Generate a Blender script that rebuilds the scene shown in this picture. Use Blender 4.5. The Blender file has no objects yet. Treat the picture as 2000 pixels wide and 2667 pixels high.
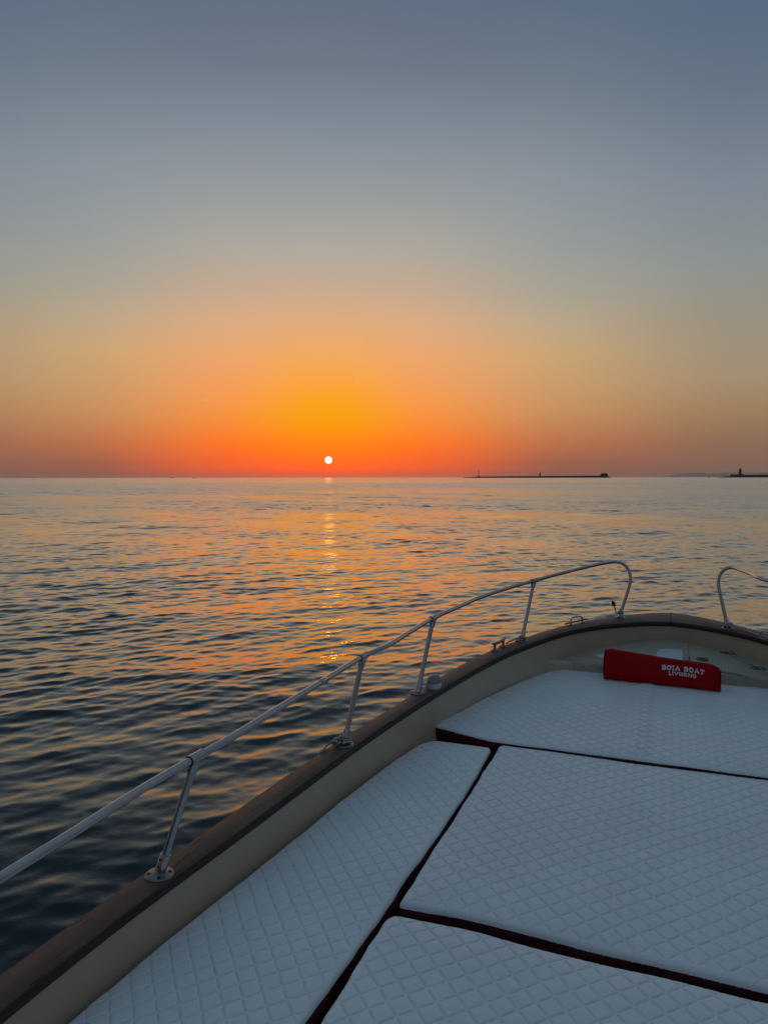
import bpy, math, random
import numpy as np
from mathutils import Vector

random.seed(7)
rng = np.random.default_rng(11)
scene = bpy.context.scene
COL = scene.collection
PI = math.pi

# ----------------------------------------------------------------------------
# camera model (boat axis = +Y, starboard = +X, water at z = 0)
# ----------------------------------------------------------------------------
CAM_H = 2.10
FPX, CX, CY = 1930.0, 1000.0, 1333.5          # focal length / centre for a 2000 px wide frame
PITCH = math.atan(90.2 / FPX)
YAW = math.radians(20.9)
ROLL = math.radians(0.08)


def ray(px, py):
    a0 = (px - CX) / FPX
    b0 = -(py - CY) / FPX
    a = a0 * math.cos(ROLL) + b0 * math.sin(ROLL)
    b = -a0 * math.sin(ROLL) + b0 * math.cos(ROLL)
    F = math.cos(PITCH) + b * math.sin(PITCH)
    U = b * math.cos(PITCH) - math.sin(PITCH)
    return Vector((a * math.cos(YAW) - F * math.sin(YAW), a * math.sin(YAW) + F * math.cos(YAW), U))


def P(px, py, z):
    """measured point of the photograph, brought to the plane at height z (m over water)"""
    r = ray(px, py)
    k = (z - CAM_H) / r.z
    return Vector((r.x * k, r.y * k, z))


def far(px, py, dist):
    r = ray(px, py)
    k = dist / math.hypot(r.x, r.y)
    return Vector((r.x * k, r.y * k, CAM_H + r.z * k))


def sheer(y):
    """height of the gunwale top along the boat"""
    if y > 1.8:
        return CAM_H - 1.2 + 0.13 * ((y - 1.8) / 3.8) ** 1.3
    return CAM_H - 1.2 + 0.01 * (y - 1.8)


def PG(px, py, dz=0.0):
    z = CAM_H - 1.2
    for _ in range(25):
        p = P(px, py, z + dz)
        z = sheer(p.y)
    return P(px, py, z + dz)


PAD_Z = CAM_H - 1.35
XC = 0.04                                       # centreline of the boat

# ----------------------------------------------------------------------------
# materials
# ----------------------------------------------------------------------------
def srgb(r, g, b):
    def c(v):
        v /= 255.0
        return v / 12.92 if v <= 0.04045 else ((v + 0.055) / 1.055) ** 2.4
    return (c(r), c(g), c(b), 1.0)


class NT:
    def __init__(self, tree):
        self.t = tree

    def n(self, typ, **kw):
        node = self.t.nodes.new(typ)
        for k, v in kw.items():
            setattr(node, k, v)
        return node

    def l(self, a, b):
        self.t.links.new(a, b)

    def math(self, op, a, b=None, c=None, clamp=False):
        m = self.n('ShaderNodeMath', operation=op, use_clamp=clamp)
        for i, v in enumerate((a, b, c)):
            if v is None:
                continue
            if isinstance(v, (int, float)):
                m.inputs[i].default_value = v
            else:
                self.l(v, m.inputs[i])
        return m.outputs[0]

    def ramp(self, fac, stops, interp='LINEAR'):
        r = self.n('ShaderNodeValToRGB')
        cr = r.color_ramp
        cr.interpolation = interp
        while len(cr.elements) < len(stops):
            cr.elements.new(0.5)
        for e, (p, c) in zip(cr.elements, stops):
            e.position = p
            e.color = c if len(c) == 4 else (*c, 1)
        if fac is not None:
            self.l(fac, r.inputs[0])
        return r.outputs[0]

    def mix(self, fac, a, b, blend='MIX'):
        m = self.n('ShaderNodeMix', data_type='RGBA', blend_type=blend)
        for i, v in ((0, fac), (6, a), (7, b)):
            if isinstance(v, (int, float)):
                m.inputs[i].default_value = v
            elif isinstance(v, (tuple, list)):
                m.inputs[i].default_value = v if len(v) == 4 else (*v, 1)
            else:
                self.l(v, m.inputs[i])
        return m.outputs[2]

    def noise(self, vec, scale, detail=3, rough=0.55, dist=0.0):
        m = self.n('ShaderNodeTexNoise')
        m.inputs['Scale'].default_value = scale
        m.inputs['Detail'].default_value = detail
        m.inputs['Roughness'].default_value = rough
        m.inputs['Distortion'].default_value = dist
        if vec is not None:
            self.l(vec, m.inputs['Vector'])
        return m.outputs['Fac']

    def mapping(self, vec, scale=(1, 1, 1), loc=(0, 0, 0), rot=(0, 0, 0)):
        m = self.n('ShaderNodeMapping')
        m.inputs['Scale'].default_value = scale
        m.inputs['Location'].default_value = loc
        m.inputs['Rotation'].default_value = rot
        self.l(vec, m.inputs['Vector'])
        return m.outputs[0]

    def bump(self, height, strength, dist, normal=None):
        b = self.n('ShaderNodeBump')
        b.inputs['Strength'].default_value = strength
        b.inputs['Distance'].default_value = dist
        self.l(height, b.inputs['Height'])
        if normal is not None:
            self.l(normal, b.inputs['Normal'])
        return b.outputs[0]


def new_mat(name):
    m = bpy.data.materials.new(name)
    m.use_nodes = True
    nt = NT(m.node_tree)
    b = m.node_tree.nodes['Principled BSDF']
    tc = nt.n('ShaderNodeTexCoord')
    return m, nt, b, tc


def paint_mat(name, col, rough=0.45, var=0.12, scale=6.0, bump=0.0, metal=0.0, speck=None, spec=0.5):
    m, nt, b, tc = new_mat(name)
    o = tc.outputs['Object']
    n1 = nt.noise(o, scale, 5, 0.6)
    lo = tuple(c * (1 - var) for c in col)
    hi = tuple(min(1, c * (1 + var)) for c in col)
    c = nt.ramp(n1, [(0.3, lo), (0.7, hi)])
    if speck is not None:
        n2 = nt.noise(o, scale * 14, 4, 0.7)
        k = nt.ramp(n2, [(0.66, (0, 0, 0)), (0.78, (1, 1, 1))])
        c = nt.mix(nt.math('MULTIPLY', k, 0.6), c, speck)
    nt.l(c, b.inputs['Base Color'])
    n3 = nt.noise(o, scale * 5, 4, 0.6)
    nt.l(nt.math('ADD', nt.math('MULTIPLY', n3, 0.25), rough - 0.12), b.inputs['Roughness'])
    b.inputs['Metallic'].default_value = metal
    b.inputs['Specular IOR Level'].default_value = spec
    if bump:
        nt.l(nt.bump(n3, 0.6, bump), b.inputs['Normal'])
    return m


def mat_wood(name='weathered_teak', k=1.0):
    m, nt, b, tc = new_mat(name)
    uv = tc.outputs['UV']
    fine = nt.noise(nt.mapping(uv, (9, 190, 1)), 1.0, 5, 0.65, 0.4)
    med = nt.noise(nt.mapping(uv, (3.0, 26, 1)), 1.0, 4, 0.6, 1.2)
    big = nt.noise(nt.mapping(uv, (1.6, 4, 1)), 1.0, 3, 0.5)
    c = nt.ramp(med, [(0.25, (0.090, 0.045, 0.027)), (0.5, (0.150, 0.082, 0.053)), (0.75, (0.215, 0.128, 0.086))])
    c = nt.mix(nt.math('MULTIPLY', nt.ramp(fine, [(0.35, (1, 1, 1)), (0.55, (0, 0, 0))]), 0.55), c, (0.055, 0.027, 0.017))
    c = nt.mix(nt.math('MULTIPLY', nt.ramp(big, [(0.45, (0, 0, 0)), (0.7, (1, 1, 1))]), 0.45), c, (0.23, 0.165, 0.125))
    # drying cracks that run with the grain
    ck = nt.noise(nt.mapping(uv, (5.0, 75, 1), (3.1, 1.7, 0)), 1.0, 2, 0.4, 0.6)
    ckm = nt.ramp(ck, [(0.655, (0, 0, 0)), (0.685, (1, 1, 1))])
    c = nt.mix(ckm, c, (0.012, 0.006, 0.004))
    c = nt.mix(1.0, c, (k * 0.95, k * 0.76, k * 0.66, 1), 'MULTIPLY')
    nt.l(c, b.inputs['Base Color'])
    nt.l(nt.math('ADD', nt.math('MULTIPLY', fine, 0.3), 0.38), b.inputs['Roughness'])
    h = nt.math('SUBTRACT', nt.math('ADD', nt.math('MULTIPLY', fine, 0.5), nt.math('MULTIPLY', med, 0.3)), ckm)
    nt.l(nt.bump(h, 0.55, 0.0015), b.inputs['Normal'])
    return m


def mat_vinyl():
    m, nt, b, tc = new_mat('white_quilted_vinyl')
    o = tc.outputs['Object']
    n1 = nt.noise(o, 2.3, 4, 0.55)
    c = nt.ramp(n1, [(0.3, (0.81, 0.82, 0.82)), (0.7, (0.89, 0.90, 0.90))])
    sp = nt.noise(o, 37.0, 3, 0.6)
    c = nt.mix(nt.math('MULTIPLY', nt.ramp(sp, [(0.68, (0, 0, 0)), (0.8, (1, 1, 1))]), 0.18), c, (0.45, 0.43, 0.40))
    nt.l(c, b.inputs['Base Color'])
    n2 = nt.noise(o, 9.0, 4, 0.6)
    nt.l(nt.math('ADD', nt.math('MULTIPLY', n2, 0.18), 0.24), b.inputs['Roughness'])
    b.inputs['Specular IOR Level'].default_value = 0.55
    fine = nt.noise(o, 320.0, 2, 0.5)
    crease = nt.noise(nt.mapping(o, (14, 30, 14), rot=(0, 0, 0.7)), 1.0, 3, 0.5, 0.8)
    h = nt.math('ADD', nt.math('MULTIPLY', fine, 0.12), crease)
    nt.l(nt.bump(h, 0.25, 0.0022), b.inputs['Normal'])
    return m


def mat_cloth(name, lo, hi, weave=700.0, rough=0.85, sheen=0.25, bumpd=0.0015):
    m, nt, b, tc = new_mat(name)
    o = tc.outputs['Object']
    n1 = nt.noise(o, 11.0, 5, 0.65)
    nt.l(nt.ramp(n1, [(0.3, lo), (0.7, hi)]), b.inputs['Base Color'])
    b.inputs['Roughness'].default_value = rough
    b.inputs['Sheen Weight'].default_value = sheen
    b.inputs['Sheen Roughness'].default_value = 0.5
    b.inputs['Sheen Tint'].default_value = (*hi, 1)
    b.inputs['Specular IOR Level'].default_value = 0.15
    n2 = nt.noise(o, weave, 2, 0.7)
    n3 = nt.noise(o, 28.0, 4, 0.6)
    nt.l(nt.bump(nt.math('ADD', nt.math('MULTIPLY', n2, 0.5), n3), 0.5, bumpd), b.inputs['Normal'])
    return m


def mat_metal(name, col, rough, tarnish=0.35):
    m, nt, b, tc = new_mat(name)
    o = tc.outputs['Object']
    n1 = nt.noise(o, 18.0, 5, 0.65)
    n2 = nt.noise(o, 90.0, 3, 0.6)
    dark = tuple(c * (1 - tarnish) for c in col)
    nt.l(nt.ramp(n1, [(0.35, dark), (0.65, col)]), b.inputs['Base Color'])
    b.inputs['Metallic'].default_value = 1.0
    nt.l(nt.math('ADD', nt.math('MULTIPLY', n2, 0.14), rough - 0.04), b.inputs['Roughness'])
    nt.l(nt.bump(n2, 0.06, 0.0004), b.inputs['Normal'])
    return m


def mat_rope():
    m, nt, b, tc = new_mat('braided_rope')
    uv = tc.outputs['UV']
    w = nt.n('ShaderNodeTexWave', wave_type='BANDS', bands_direction='DIAGONAL')
    w.inputs['Scale'].default_value = 1.0
    w.inputs['Distortion'].default_value = 1.0
    nt.l(nt.mapping(uv, (60, 3, 1)), w.inputs['Vector'])
    f = w.outputs['Fac']
    n = nt.noise(tc.outputs['Object'], 60.0, 3)
    c = nt.ramp(f, [(0.2, (0.30, 0.29, 0.27)), (0.8, (0.60, 0.58, 0.54))])
    c = nt.mix(nt.math('MULTIPLY', n, 0.35), c, (0.30, 0.26, 0.21))
    nt.l(c, b.inputs['Base Color'])
    b.inputs['Roughness'].default_value = 0.85
    nt.l(nt.bump(f, 0.8, 0.0012), b.inputs['Normal'])
    return m


def mat_foredeck():
    """painted deck, with bare patches where the paint was touched up"""
    m, nt, b, tc = new_mat('worn_deck_paint')
    o = tc.outputs['Object']
    n1 = nt.noise(o, 5.0, 5, 0.6)
    c = nt.ramp(n1, [(0.3, (0.42, 0.345, 0.255)), (0.7, (0.49, 0.405, 0.305))])
    st = nt.noise(nt.mapping(o, (3, 40, 1)), 1.0, 3, 0.6)
    c = nt.mix(nt.math('MULTIPLY', nt.ramp(st, [(0.55, (0, 0, 0)), (0.8, (1, 1, 1))]), 0.3), c, (0.35, 0.30, 0.24))
    nt.l(c, b.inputs['Base Color'])
    nt.l(nt.math('ADD', nt.math('MULTIPLY', n1, 0.3), 0.3), b.inputs['Roughness'])
    n3 = nt.noise(o, 60.0, 3)
    nt.l(nt.bump(n3, 0.3, 0.001), b.inputs['Normal'])
    return m


def mat_water():
    """dark sea: a mirror layer over deep blue, weighted by the Fresnel term"""
    m, nt, b, tc = new_mat('sea_water')
    o = tc.outputs['Object']
    m.node_tree.nodes.remove(b)
    out = [n for n in m.node_tree.nodes if n.type == 'OUTPUT_MATERIAL'][0]
    at = nt.n('ShaderNodeAttribute', attribute_name='rough')
    n = nt.noise(nt.mapping(o, (1, 1, 1), rot=(0, 0, 0.4)), 19.0, 3, 0.6, 0.3)
    nrm = nt.bump(n, 0.22, 0.006)
    fr = nt.n('ShaderNodeFresnel')
    fr.inputs['IOR'].default_value = 1.333
    nt.l(nrm, fr.inputs['Normal'])
    fac = nt.ramp(fr.outputs[0], [(0.0, (0, 0, 0)), (0.02, (0.010,) * 3), (0.06, (0.050,) * 3), (0.10, (0.12,) * 3), (0.15, (0.23,) * 3), (0.30, (0.54,) * 3), (0.5, (0.84,) * 3), (1.0, (1, 1, 1))])
    df = nt.n('ShaderNodeBsdfDiffuse')
    df.inputs['Color'].default_value = (0.003, 0.017, 0.025, 1)
    gl = nt.n('ShaderNodeBsdfGlossy', distribution='GGX')
    gl.inputs['Color'].default_value = (1.0, 0.98, 0.92, 1)
    nt.l(at.outputs['Fac'], gl.inputs['Roughness'])
    nt.l(nrm, gl.inputs['Normal'])
    mx = nt.n('ShaderNodeMixShader')
    nt.l(fac, mx.inputs[0])
    nt.l(df.outputs[0], mx.inputs[1])
    nt.l(gl.outputs[0], mx.inputs[2])
    nt.l(mx.outputs[0], out.inputs['Surface'])
    return m


M = {}
M['wood'] = mat_wood()
M['woodside'] = mat_wood('darker_edge_teak', 0.28)
M['vinyl'] = mat_vinyl()
M['cream'] = paint_mat('cream_paint', (0.56, 0.44, 0.325), 0.38, 0.06, 4.0, 0.0006, speck=(0.30, 0.27, 0.22))
M['deck'] = mat_foredeck()
M['hull'] = paint_mat('hull_paint', (0.62, 0.60, 0.55), 0.3, 0.05, 3.0)
M['maroon'] = mat_cloth('maroon_side_cloth', (0.052, 0.009, 0.013), (0.085, 0.013, 0.018), 500, 0.8, 0.1)
M['towel'] = mat_cloth('red_towelling', (0.34, 0.004, 0.008), (0.47, 0.007, 0.010), 420, 0.95, 0.25, 0.003)
M['print'] = mat_cloth('white_embroidery', (0.80, 0.78, 0.83), (0.88, 0.86, 0.90), 900, 0.8, 0.1)
M['steel'] = mat_metal('brushed_rail_tube', (0.50, 0.50, 0.505), 0.12, 0.12)
M['cast'] = mat_metal('tarnished_fittings', (0.34, 0.32, 0.28), 0.36, 0.45)
M['hole'] = paint_mat('dark_recess', (0.012, 0.011, 0.011), 0.6, 0.2, 40)
M['whiteplastic'] = paint_mat('white_plastic', (0.70, 0.69, 0.66), 0.35, 0.05, 20)
M['lens'] = paint_mat('smoky_lens', (0.24, 0.24, 0.24), 0.22, 0.1, 20, spec=0.7)
M['rope'] = mat_rope()
M['tape'] = paint_mat('black_tape', (0.015, 0.013, 0.013), 0.6, 0.2, 60)
M['patch'] = paint_mat('bare_primer', (0.66, 0.66, 0.66), 0.5, 0.08, 30)
M['caulk'] = paint_mat('old_caulk', (0.40, 0.38, 0.34), 0.7, 0.25, 50, 0.002)
M['stone'] = paint_mat('dark_breakwater_stone', (0.055, 0.048, 0.042), 0.9, 0.35, 0.08)
M['masonry'] = paint_mat('old_masonry', (0.07, 0.06, 0.055), 0.9, 0.25, 0.2)
M['darkpaint'] = paint_mat('dark_paint', (0.03, 0.026, 0.024), 0.7, 0.2, 0.5)
M['hill'] = paint_mat('hill_scrub', (0.50, 0.42, 0.36), 0.95, 0.2, 0.002)
M['water'] = mat_water()

# ----------------------------------------------------------------------------
# mesh helpers
# ----------------------------------------------------------------------------
class MB:
    def __init__(self):
        self.v, self.f, self.uv = [], [], []

    def add(self, verts, faces, uvs=None):
        o = len(self.v)
        self.v += [tuple(p) for p in verts]
        for i, fc in enumerate(faces):
            self.f.append(tuple(o + k for k in fc))
            self.uv.append([uvs[k] for k in fc] if uvs is not None else [(0, 0)] * len(fc))
        return self

    def grid(self, rows, closed=False, cap0=False, cap1=False, uvs=None):
        """rows: list of equally long point lists"""
        n, k = len(rows), len(rows[0])
        verts = [p for r in rows for p in r]
        faces = []
        kk = k if closed else k - 1
        for i in range(n - 1):
            for j in range(kk):
                a, b = i * k + j, i * k + (j + 1) % k
                faces.append((a, b, b + k, a + k))
        if cap0:
            faces.append(tuple(range(k - 1, -1, -1)))
        if cap1:
            faces.append(tuple((n - 1) * k + j for j in range(k)))
        u = [p for r in uvs for p in r] if uvs is not None else None
        return self.add(verts, faces, u)

    def tube(self, pts, rad, seg=14, cap=True, flat=1.0):
        pts = [Vector(p) for p in pts]
        n = len(pts)
        rads = rad if isinstance(rad, (list, tuple)) else [rad] * n
        tang = []
        for i in range(n):
            t = pts[min(i + 1, n - 1)] - pts[max(i - 1, 0)]
            tang.append(t.normalized())
        up = Vector((0, 0, 1)) if abs(tang[0].z) < 0.9 else Vector((0, 1, 0))
        nrm = (up - tang[0] * up.dot(tang[0])).normalized()
        rows, uvs, s = [], [], 0.0
        for i in range(n):
            if i:
                nrm = (nrm - tang[i] * nrm.dot(tang[i])).normalized()
                s += (pts[i] - pts[i - 1]).length
            bi = tang[i].cross(nrm)
            rows.append([pts[i] + (nrm * math.cos(a) * flat + bi * math.sin(a)) * rads[i]
                         for a in (2 * PI * j / seg for j in range(seg))])
            uvs.append([(s, j / seg) for j in range(seg)])
        return self.grid(rows, True, cap, cap, uvs)

    def lathe(self, base, axis, prof, seg=24, sx=1.0, fwd=None):
        """prof: list of (r, h) along the axis from base"""
        base, axis = Vector(base), Vector(axis).normalized()
        f = Vector(fwd) if fwd is not None else (Vector((0, 1, 0)) if abs(axis.y) < 0.9 else Vector((1, 0, 0)))
        f = (f - axis * f.dot(axis)).normalized()
        s = axis.cross(f)
        rows = [[base + axis * h + (f * math.cos(a) * sx + s * math.sin(a)) * r
                 for a in (2 * PI * j / seg for j in range(seg))] for r, h in prof]
        return self.grid(rows, True, True, True)

    def box(self, c, ax, ay, az, bev=0.0):
        """oriented box; ax, ay, az are half extents as vectors"""
        c, ax, ay, az = Vector(c), Vector(ax), Vector(ay), Vector(az)
        v = [c + ax * i + ay * j + az * k for k in (-1, 1) for j in (-1, 1) for i in (-1, 1)]
        f = [(0, 2, 3, 1), (4, 5, 7, 6), (0, 1, 5, 4), (2, 6, 7, 3), (0, 4, 6, 2), (1, 3, 7, 5)]
        return self.add(v, f)

    def prism(self, poly, z0, z1):
        n = len(poly)
        a = [(p[0], p[1], z0) for p in poly]
        b = [(p[0], p[1], z1) for p in poly]
        f = [tuple(range(n - 1, -1, -1)), tuple(range(n, 2 * n))]
        f += [(i, (i + 1) % n, n + (i + 1) % n, n + i) for i in range(n)]
        return self.add(a + b, f)

    def build(self, name, mat, parent=None, smooth=True, bevel=0.0, angle=35, loc=None):
        me = bpy.data.meshes.new(name)
        org = Vector((0, 0, 0))
        if parent is not None:
            p = parent
            while p is not None:
                org += p.location
                p = p.parent
        elif loc is not None:
            org = Vector(loc)
        me.from_pydata([tuple(Vector(p) - org) for p in self.v], [], self.f)
        uvl = me.uv_layers.new(name='UVMap')
        flat = [c for fc in self.uv for u in fc for c in u]
        if len(flat) == 2 * len(me.loops):
            uvl.data.foreach_set('uv', flat)
        me.validate()
        me.update()
        o = bpy.data.objects.new(name, me)
        COL.objects.link(o)
        me.materials.append(mat)
        if parent is not None:
            o.parent = parent
        elif loc is not None:
            o.location = org
        if smooth:
            me.shade_smooth()
            if angle < 180:
                me.set_sharp_from_angle(angle=math.radians(angle))
        if bevel:
            bv = o.modifiers.new('bevel', 'BEVEL')
            bv.width = bevel
            bv.segments = 2
            bv.limit_method = 'ANGLE'
            bv.angle_limit = math.radians(40)
        return o


def tag(o, label=None, cat=None, group=None, kind=None):
    for k, v in (('label', label), ('category', cat), ('group', group), ('kind', kind)):
        if v:
            o[k] = v
    return o


def thing(name, loc, label, cat, group=None):
    o = bpy.data.objects.new(name, None)
    o.empty_display_size = 0.2
    o.location = loc
    COL.objects.link(o)
    return tag(o, label, cat, group)


def catmull(pts, n):
    """n points evenly spaced along a Catmull-Rom curve through pts"""
    pts = [Vector(p) for p in pts]
    q = [pts[0] * 2 - pts[1]] + pts + [pts[-1] * 2 - pts[-2]]
    fine = []
    for i in range(1, len(q) - 2):
        p0, p1, p2, p3 = q[i - 1:i + 3]
        for k in range(24):
            t = k / 24
            fine.append(0.5 * ((2 * p1) + (p2 - p0) * t + (2 * p0 - 5 * p1 + 4 * p2 - p3) * t * t
                               + (3 * p1 - p0 - 3 * p2 + p3) * t ** 3))
    fine.append(pts[-1])
    d = [0.0]
    for a, b in zip(fine, fine[1:]):
        d.append(d[-1] + (b - a).length)
    out, j = [], 0
    for i in range(n):
        s = d[-1] * i / (n - 1)
        while j < len(d) - 2 and d[j + 1] < s:
            j += 1
        t = (s - d[j]) / max(1e-9, d[j + 1] - d[j])
        out.append(fine[j].lerp(fine[j + 1], min(1, max(0, t))))
    return out


def smooth_pts(pts, it):
    pts = [Vector(p) for p in pts]
    for _ in range(it):
        q = pts[:]
        for i in range(1, len(pts) - 1):
            q[i] = pts[i] * 0.5 + (pts[i - 1] + pts[i + 1]) * 0.25
        pts = q
    return pts


def vnoise(x, y, seed=0):
    """cheap value noise, arrays in, -1..1 out"""
    xi, yi = np.floor(x), np.floor(y)
    fx, fy = x - xi, y - yi
    fx, fy = fx * fx * (3 - 2 * fx), fy * fy * (3 - 2 * fy)

    def h(a, b):
        s = np.sin(a * 127.1 + b * 311.7 + seed * 74.7) * 43758.5453
        return (s - np.floor(s)) * 2 - 1
    return (h(xi, yi) * (1 - fx) * (1 - fy) + h(xi + 1, yi) * fx * (1 - fy)
            + h(xi, yi + 1) * (1 - fx) * fy + h(xi + 1, yi + 1) * fx * fy)


def np_mesh(name, verts, quads, mat, smooth=True):
    me = bpy.data.meshes.new(name)
    nv, nf = len(verts), len(quads)
    me.vertices.add(nv)
    me.vertices.foreach_set('co', np.ascontiguousarray(verts, dtype=np.float32).ravel())
    me.loops.add(nf * 4)
    me.loops.foreach_set('vertex_index', np.ascontiguousarray(quads, dtype=np.int32).ravel())
    me.polygons.add(nf)
    me.polygons.foreach_set('loop_start', np.arange(0, nf * 4, 4, dtype=np.int32))
    if smooth:
        me.polygons.foreach_set('use_smooth', np.ones(nf, dtype=bool))
    me.update(calc_edges=True)
    me.materials.append(mat)
    return me


# ----------------------------------------------------------------------------
# sky, sun
# ----------------------------------------------------------------------------
SUN_PX = (855.8, 1198.5)
sr = ray(*SUN_PX).normalized()
SUN_EL = math.asin(sr.z)
SUN_AZ = math.atan2(sr.y, sr.x)


def elev(px, py):
    r = ray(px, py)
    return math.degrees(math.asin(r.normalized().z))


def make_world():
    w = bpy.data.worlds.new('World')
    scene.world = w
    w.use_nodes = True
    t = w.node_tree
    t.nodes.clear()
    nt = NT(t)
    tc = nt.n('ShaderNodeTexCoord')
    d = tc.outputs['Generated']
    nrm = nt.n('ShaderNodeVectorMath', operation='NORMALIZE')
    nt.l(d, nrm.inputs[0])
    d = nrm.outputs[0]
    sep = nt.n('ShaderNodeSeparateXYZ')
    nt.l(d, sep.inputs[0])
    el = nt.math('MULTIPLY', nt.math('ARCSINE', sep.outputs[2]), 180 / PI / 90.0)   # 0..1 for 0..90 degrees
    # compress so that low elevations get most of the ramp
    elp = nt.math('POWER', nt.math('MAXIMUM', el, 0.0), 0.6)

    def pos(deg):
        return (max(0.0, deg) / 90.0) ** 0.6

    cols = {
        'a': (855, [(1243, (255, 92, 0)), (1225, (255, 98, 0)), (1198, (255, 115, 0)), (1152, (255, 138, 0)), (1096, (255, 160, 0)),
                    (1050, (255, 164, 22)), (1011, (255, 165, 52)), (927, (245, 171, 95)), (843, (225, 173, 124)),
                    (759, (202, 172, 143)), (646, (176, 170, 159)), (506, (152, 156, 158)), (337, (130, 140, 152)),
                    (169, (111, 122, 137)), (0, (99, 112, 131))]),
        'm': (1100, [(1243, (222, 92, 50)), (1225, (228, 95, 46)), (1198, (240, 104, 40)), (1152, (252, 124, 36)), (1096, (254, 145, 54)),
                     (1050, (253, 154, 74)), (1011, (248, 159, 88)), (927, (238, 167, 110)), (843, (221, 172, 130)),
                     (759, (198, 170, 145)), (646, (173, 168, 158)), (506, (151, 155, 157)), (337, (129, 139, 151)),
                     (169, (109, 120, 136)), (0, (98, 111, 131))]),
        'b': (1425, [(1243, (155, 90, 75)), (1208, (166, 95, 73)), (1152, (195, 116, 74)), (1068, (204, 147, 96)), (1011, (206, 157, 107)),
                     (927, (206, 167, 118)), (843, (190, 168, 138)), (759, (170, 164, 148)), (646, (154, 158, 155)),
                     (450, (138, 147, 156)), (225, (113, 125, 138)), (0, (94, 110, 130))]),
        'c': (1975, [(1243, (128, 98, 88)), (1208, (134, 101, 88)), (1152, (142, 107, 87)), (1068, (158, 127, 94)), (983, (165, 142, 114)),
                     (900, (159, 145, 122)), (787, (150, 145, 131)), (675, (140, 146, 145)), (450, (124, 134, 147)),
                     (225, (102, 117, 134)), (0, (88, 107, 129))]),
    }
    zen = [(48, (91, 117, 140)), (90, (94, 122, 143))]
    ramps = []
    for k in 'ambc':
        cx, st = cols[k]
        stops = [(pos(elev(cx, y)), srgb(*c)) for y, c in st] + [(pos(e), srgb(*c)) for e, c in zen]
        if k in 'am':                                # the reddest air just over the horizon shines through the haze
            stops = [(p_, (c[0] * (1 + 0.50 * max(0, 1 - i / 4)), c[1] * (0.97 if i < 4 else 1), c[2] * (0.6 if i < 4 else 1), 1)) for i, (p_, c) in enumerate(stops)]
        ramps.append(nt.ramp(elp, stops))
    dst = [(0, (72, 64, 66)), (3, (80, 70, 70)), (8, (86, 80, 82)), (15, (86, 88, 94)), (25, (84, 94, 106)),
           (40, (86, 107, 125)), (90, (94, 122, 143))]
    ramps.append(nt.ramp(elp, [(pos(e), srgb(*c)) for e, c in dst]))
    # azimuth difference from the sun
    hv = nt.n('ShaderNodeCombineXYZ')
    nt.l(sep.outputs[0], hv.inputs[0])
    nt.l(sep.outputs[1], hv.inputs[1])
    hn = nt.n('ShaderNodeVectorMath', operation='NORMALIZE')
    nt.l(hv.outputs[0], hn.inputs[0])
    dt = nt.n('ShaderNodeVectorMath', operation='DOT_PRODUCT')
    nt.l(hn.outputs[0], dt.inputs[0])
    dt.inputs[1].default_value = (math.cos(SUN_AZ), math.sin(SUN_AZ), 0)
    az = nt.math('MULTIPLY', nt.math('ARCCOSINE', nt.math('MINIMUM', dt.outputs['Value'], 0.999999)), 180 / PI)

    def step(a, b, kind):
        m = nt.n('ShaderNodeMapRange', interpolation_type=kind)
        nt.l(az, m.inputs['Value'])
        m.inputs['From Min'].default_value = a
        m.inputs['From Max'].default_value = b
        return m.outputs['Result']
    c = nt.mix(step(0.8, 8.2, 'SMOOTHSTEP'), ramps[0], ramps[1])
    c = nt.mix(step(5.5, 18.5, 'SMOOTHSTEP'), c, ramps[2])
    c = nt.mix(step(14, 31, 'SMOOTHSTEP'), c, ramps[3])
    c = nt.mix(step(31, 95, 'SMOOTHSTEP'), c, ramps[4])
    # short vapour trails in the low sky
    for px, py, ln, wd, ang, amp in ((932, 988, 5.5, 1.0, 0.28, 0.30), (537, 1041, 6.5, 1.1, 0.2, 0.22), (1336, 1094, 4.5, 0.9, 0.4, 0.2)):
        r0 = ray(px, py).normalized()
        right = Vector((r0.y, -r0.x, 0)).normalized()
        up = right.cross(r0)
        ax = right * math.cos(ang) - up * math.sin(ang)
        bx = right * math.sin(ang) + up * math.cos(ang)
        g = None
        for v, s in ((ax, ln), (bx, wd)):
            q = nt.n('ShaderNodeVectorMath', operation='DOT_PRODUCT')
            nt.l(d, q.inputs[0])
            q.inputs[1].default_value = v
            e = nt.math('POWER', nt.math('ABSOLUTE', nt.math('MULTIPLY', q.outputs['Value'], FPX / s)), 2.0)
            g = e if g is None else nt.math('ADD', g, e)
        m = nt.math('MULTIPLY', nt.math('EXPONENT', nt.math('MULTIPLY', g, -1.0)), amp)
        # only on the near side of the sky
        q = nt.n('ShaderNodeVectorMath', operation='DOT_PRODUCT')
        nt.l(d, q.inputs[0])
        q.inputs[1].default_value = r0
        m = nt.math('MULTIPLY', m, nt.math('GREATER_THAN', q.outputs['Value'], 0.5))
        c = nt.mix(m, c, (1.0, 0.80, 0.50, 1))
    # the sun's disc
    sd = nt.n('ShaderNodeVectorMath', operation='DISTANCE')
    nt.l(d, sd.inputs[0])
    sd.inputs[1].default_value = sr
    R = 0.0050
    mr = nt.n('ShaderNodeMapRange', interpolation_type='SMOOTHSTEP')
    nt.l(sd.outputs['Value'], mr.inputs['Value'])
    mr.inputs['From Min'].default_value = R + 0.0005
    mr.inputs['From Max'].default_value = R - 0.0007
    c = nt.mix(mr.outputs['Result'], c, (1.7, 1.35, 1.25, 1))
    bg = nt.n('ShaderNodeBackground')
    nt.l(c, bg.inputs['Color'])
    bg.inputs['Strength'].default_value = 1.0
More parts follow.
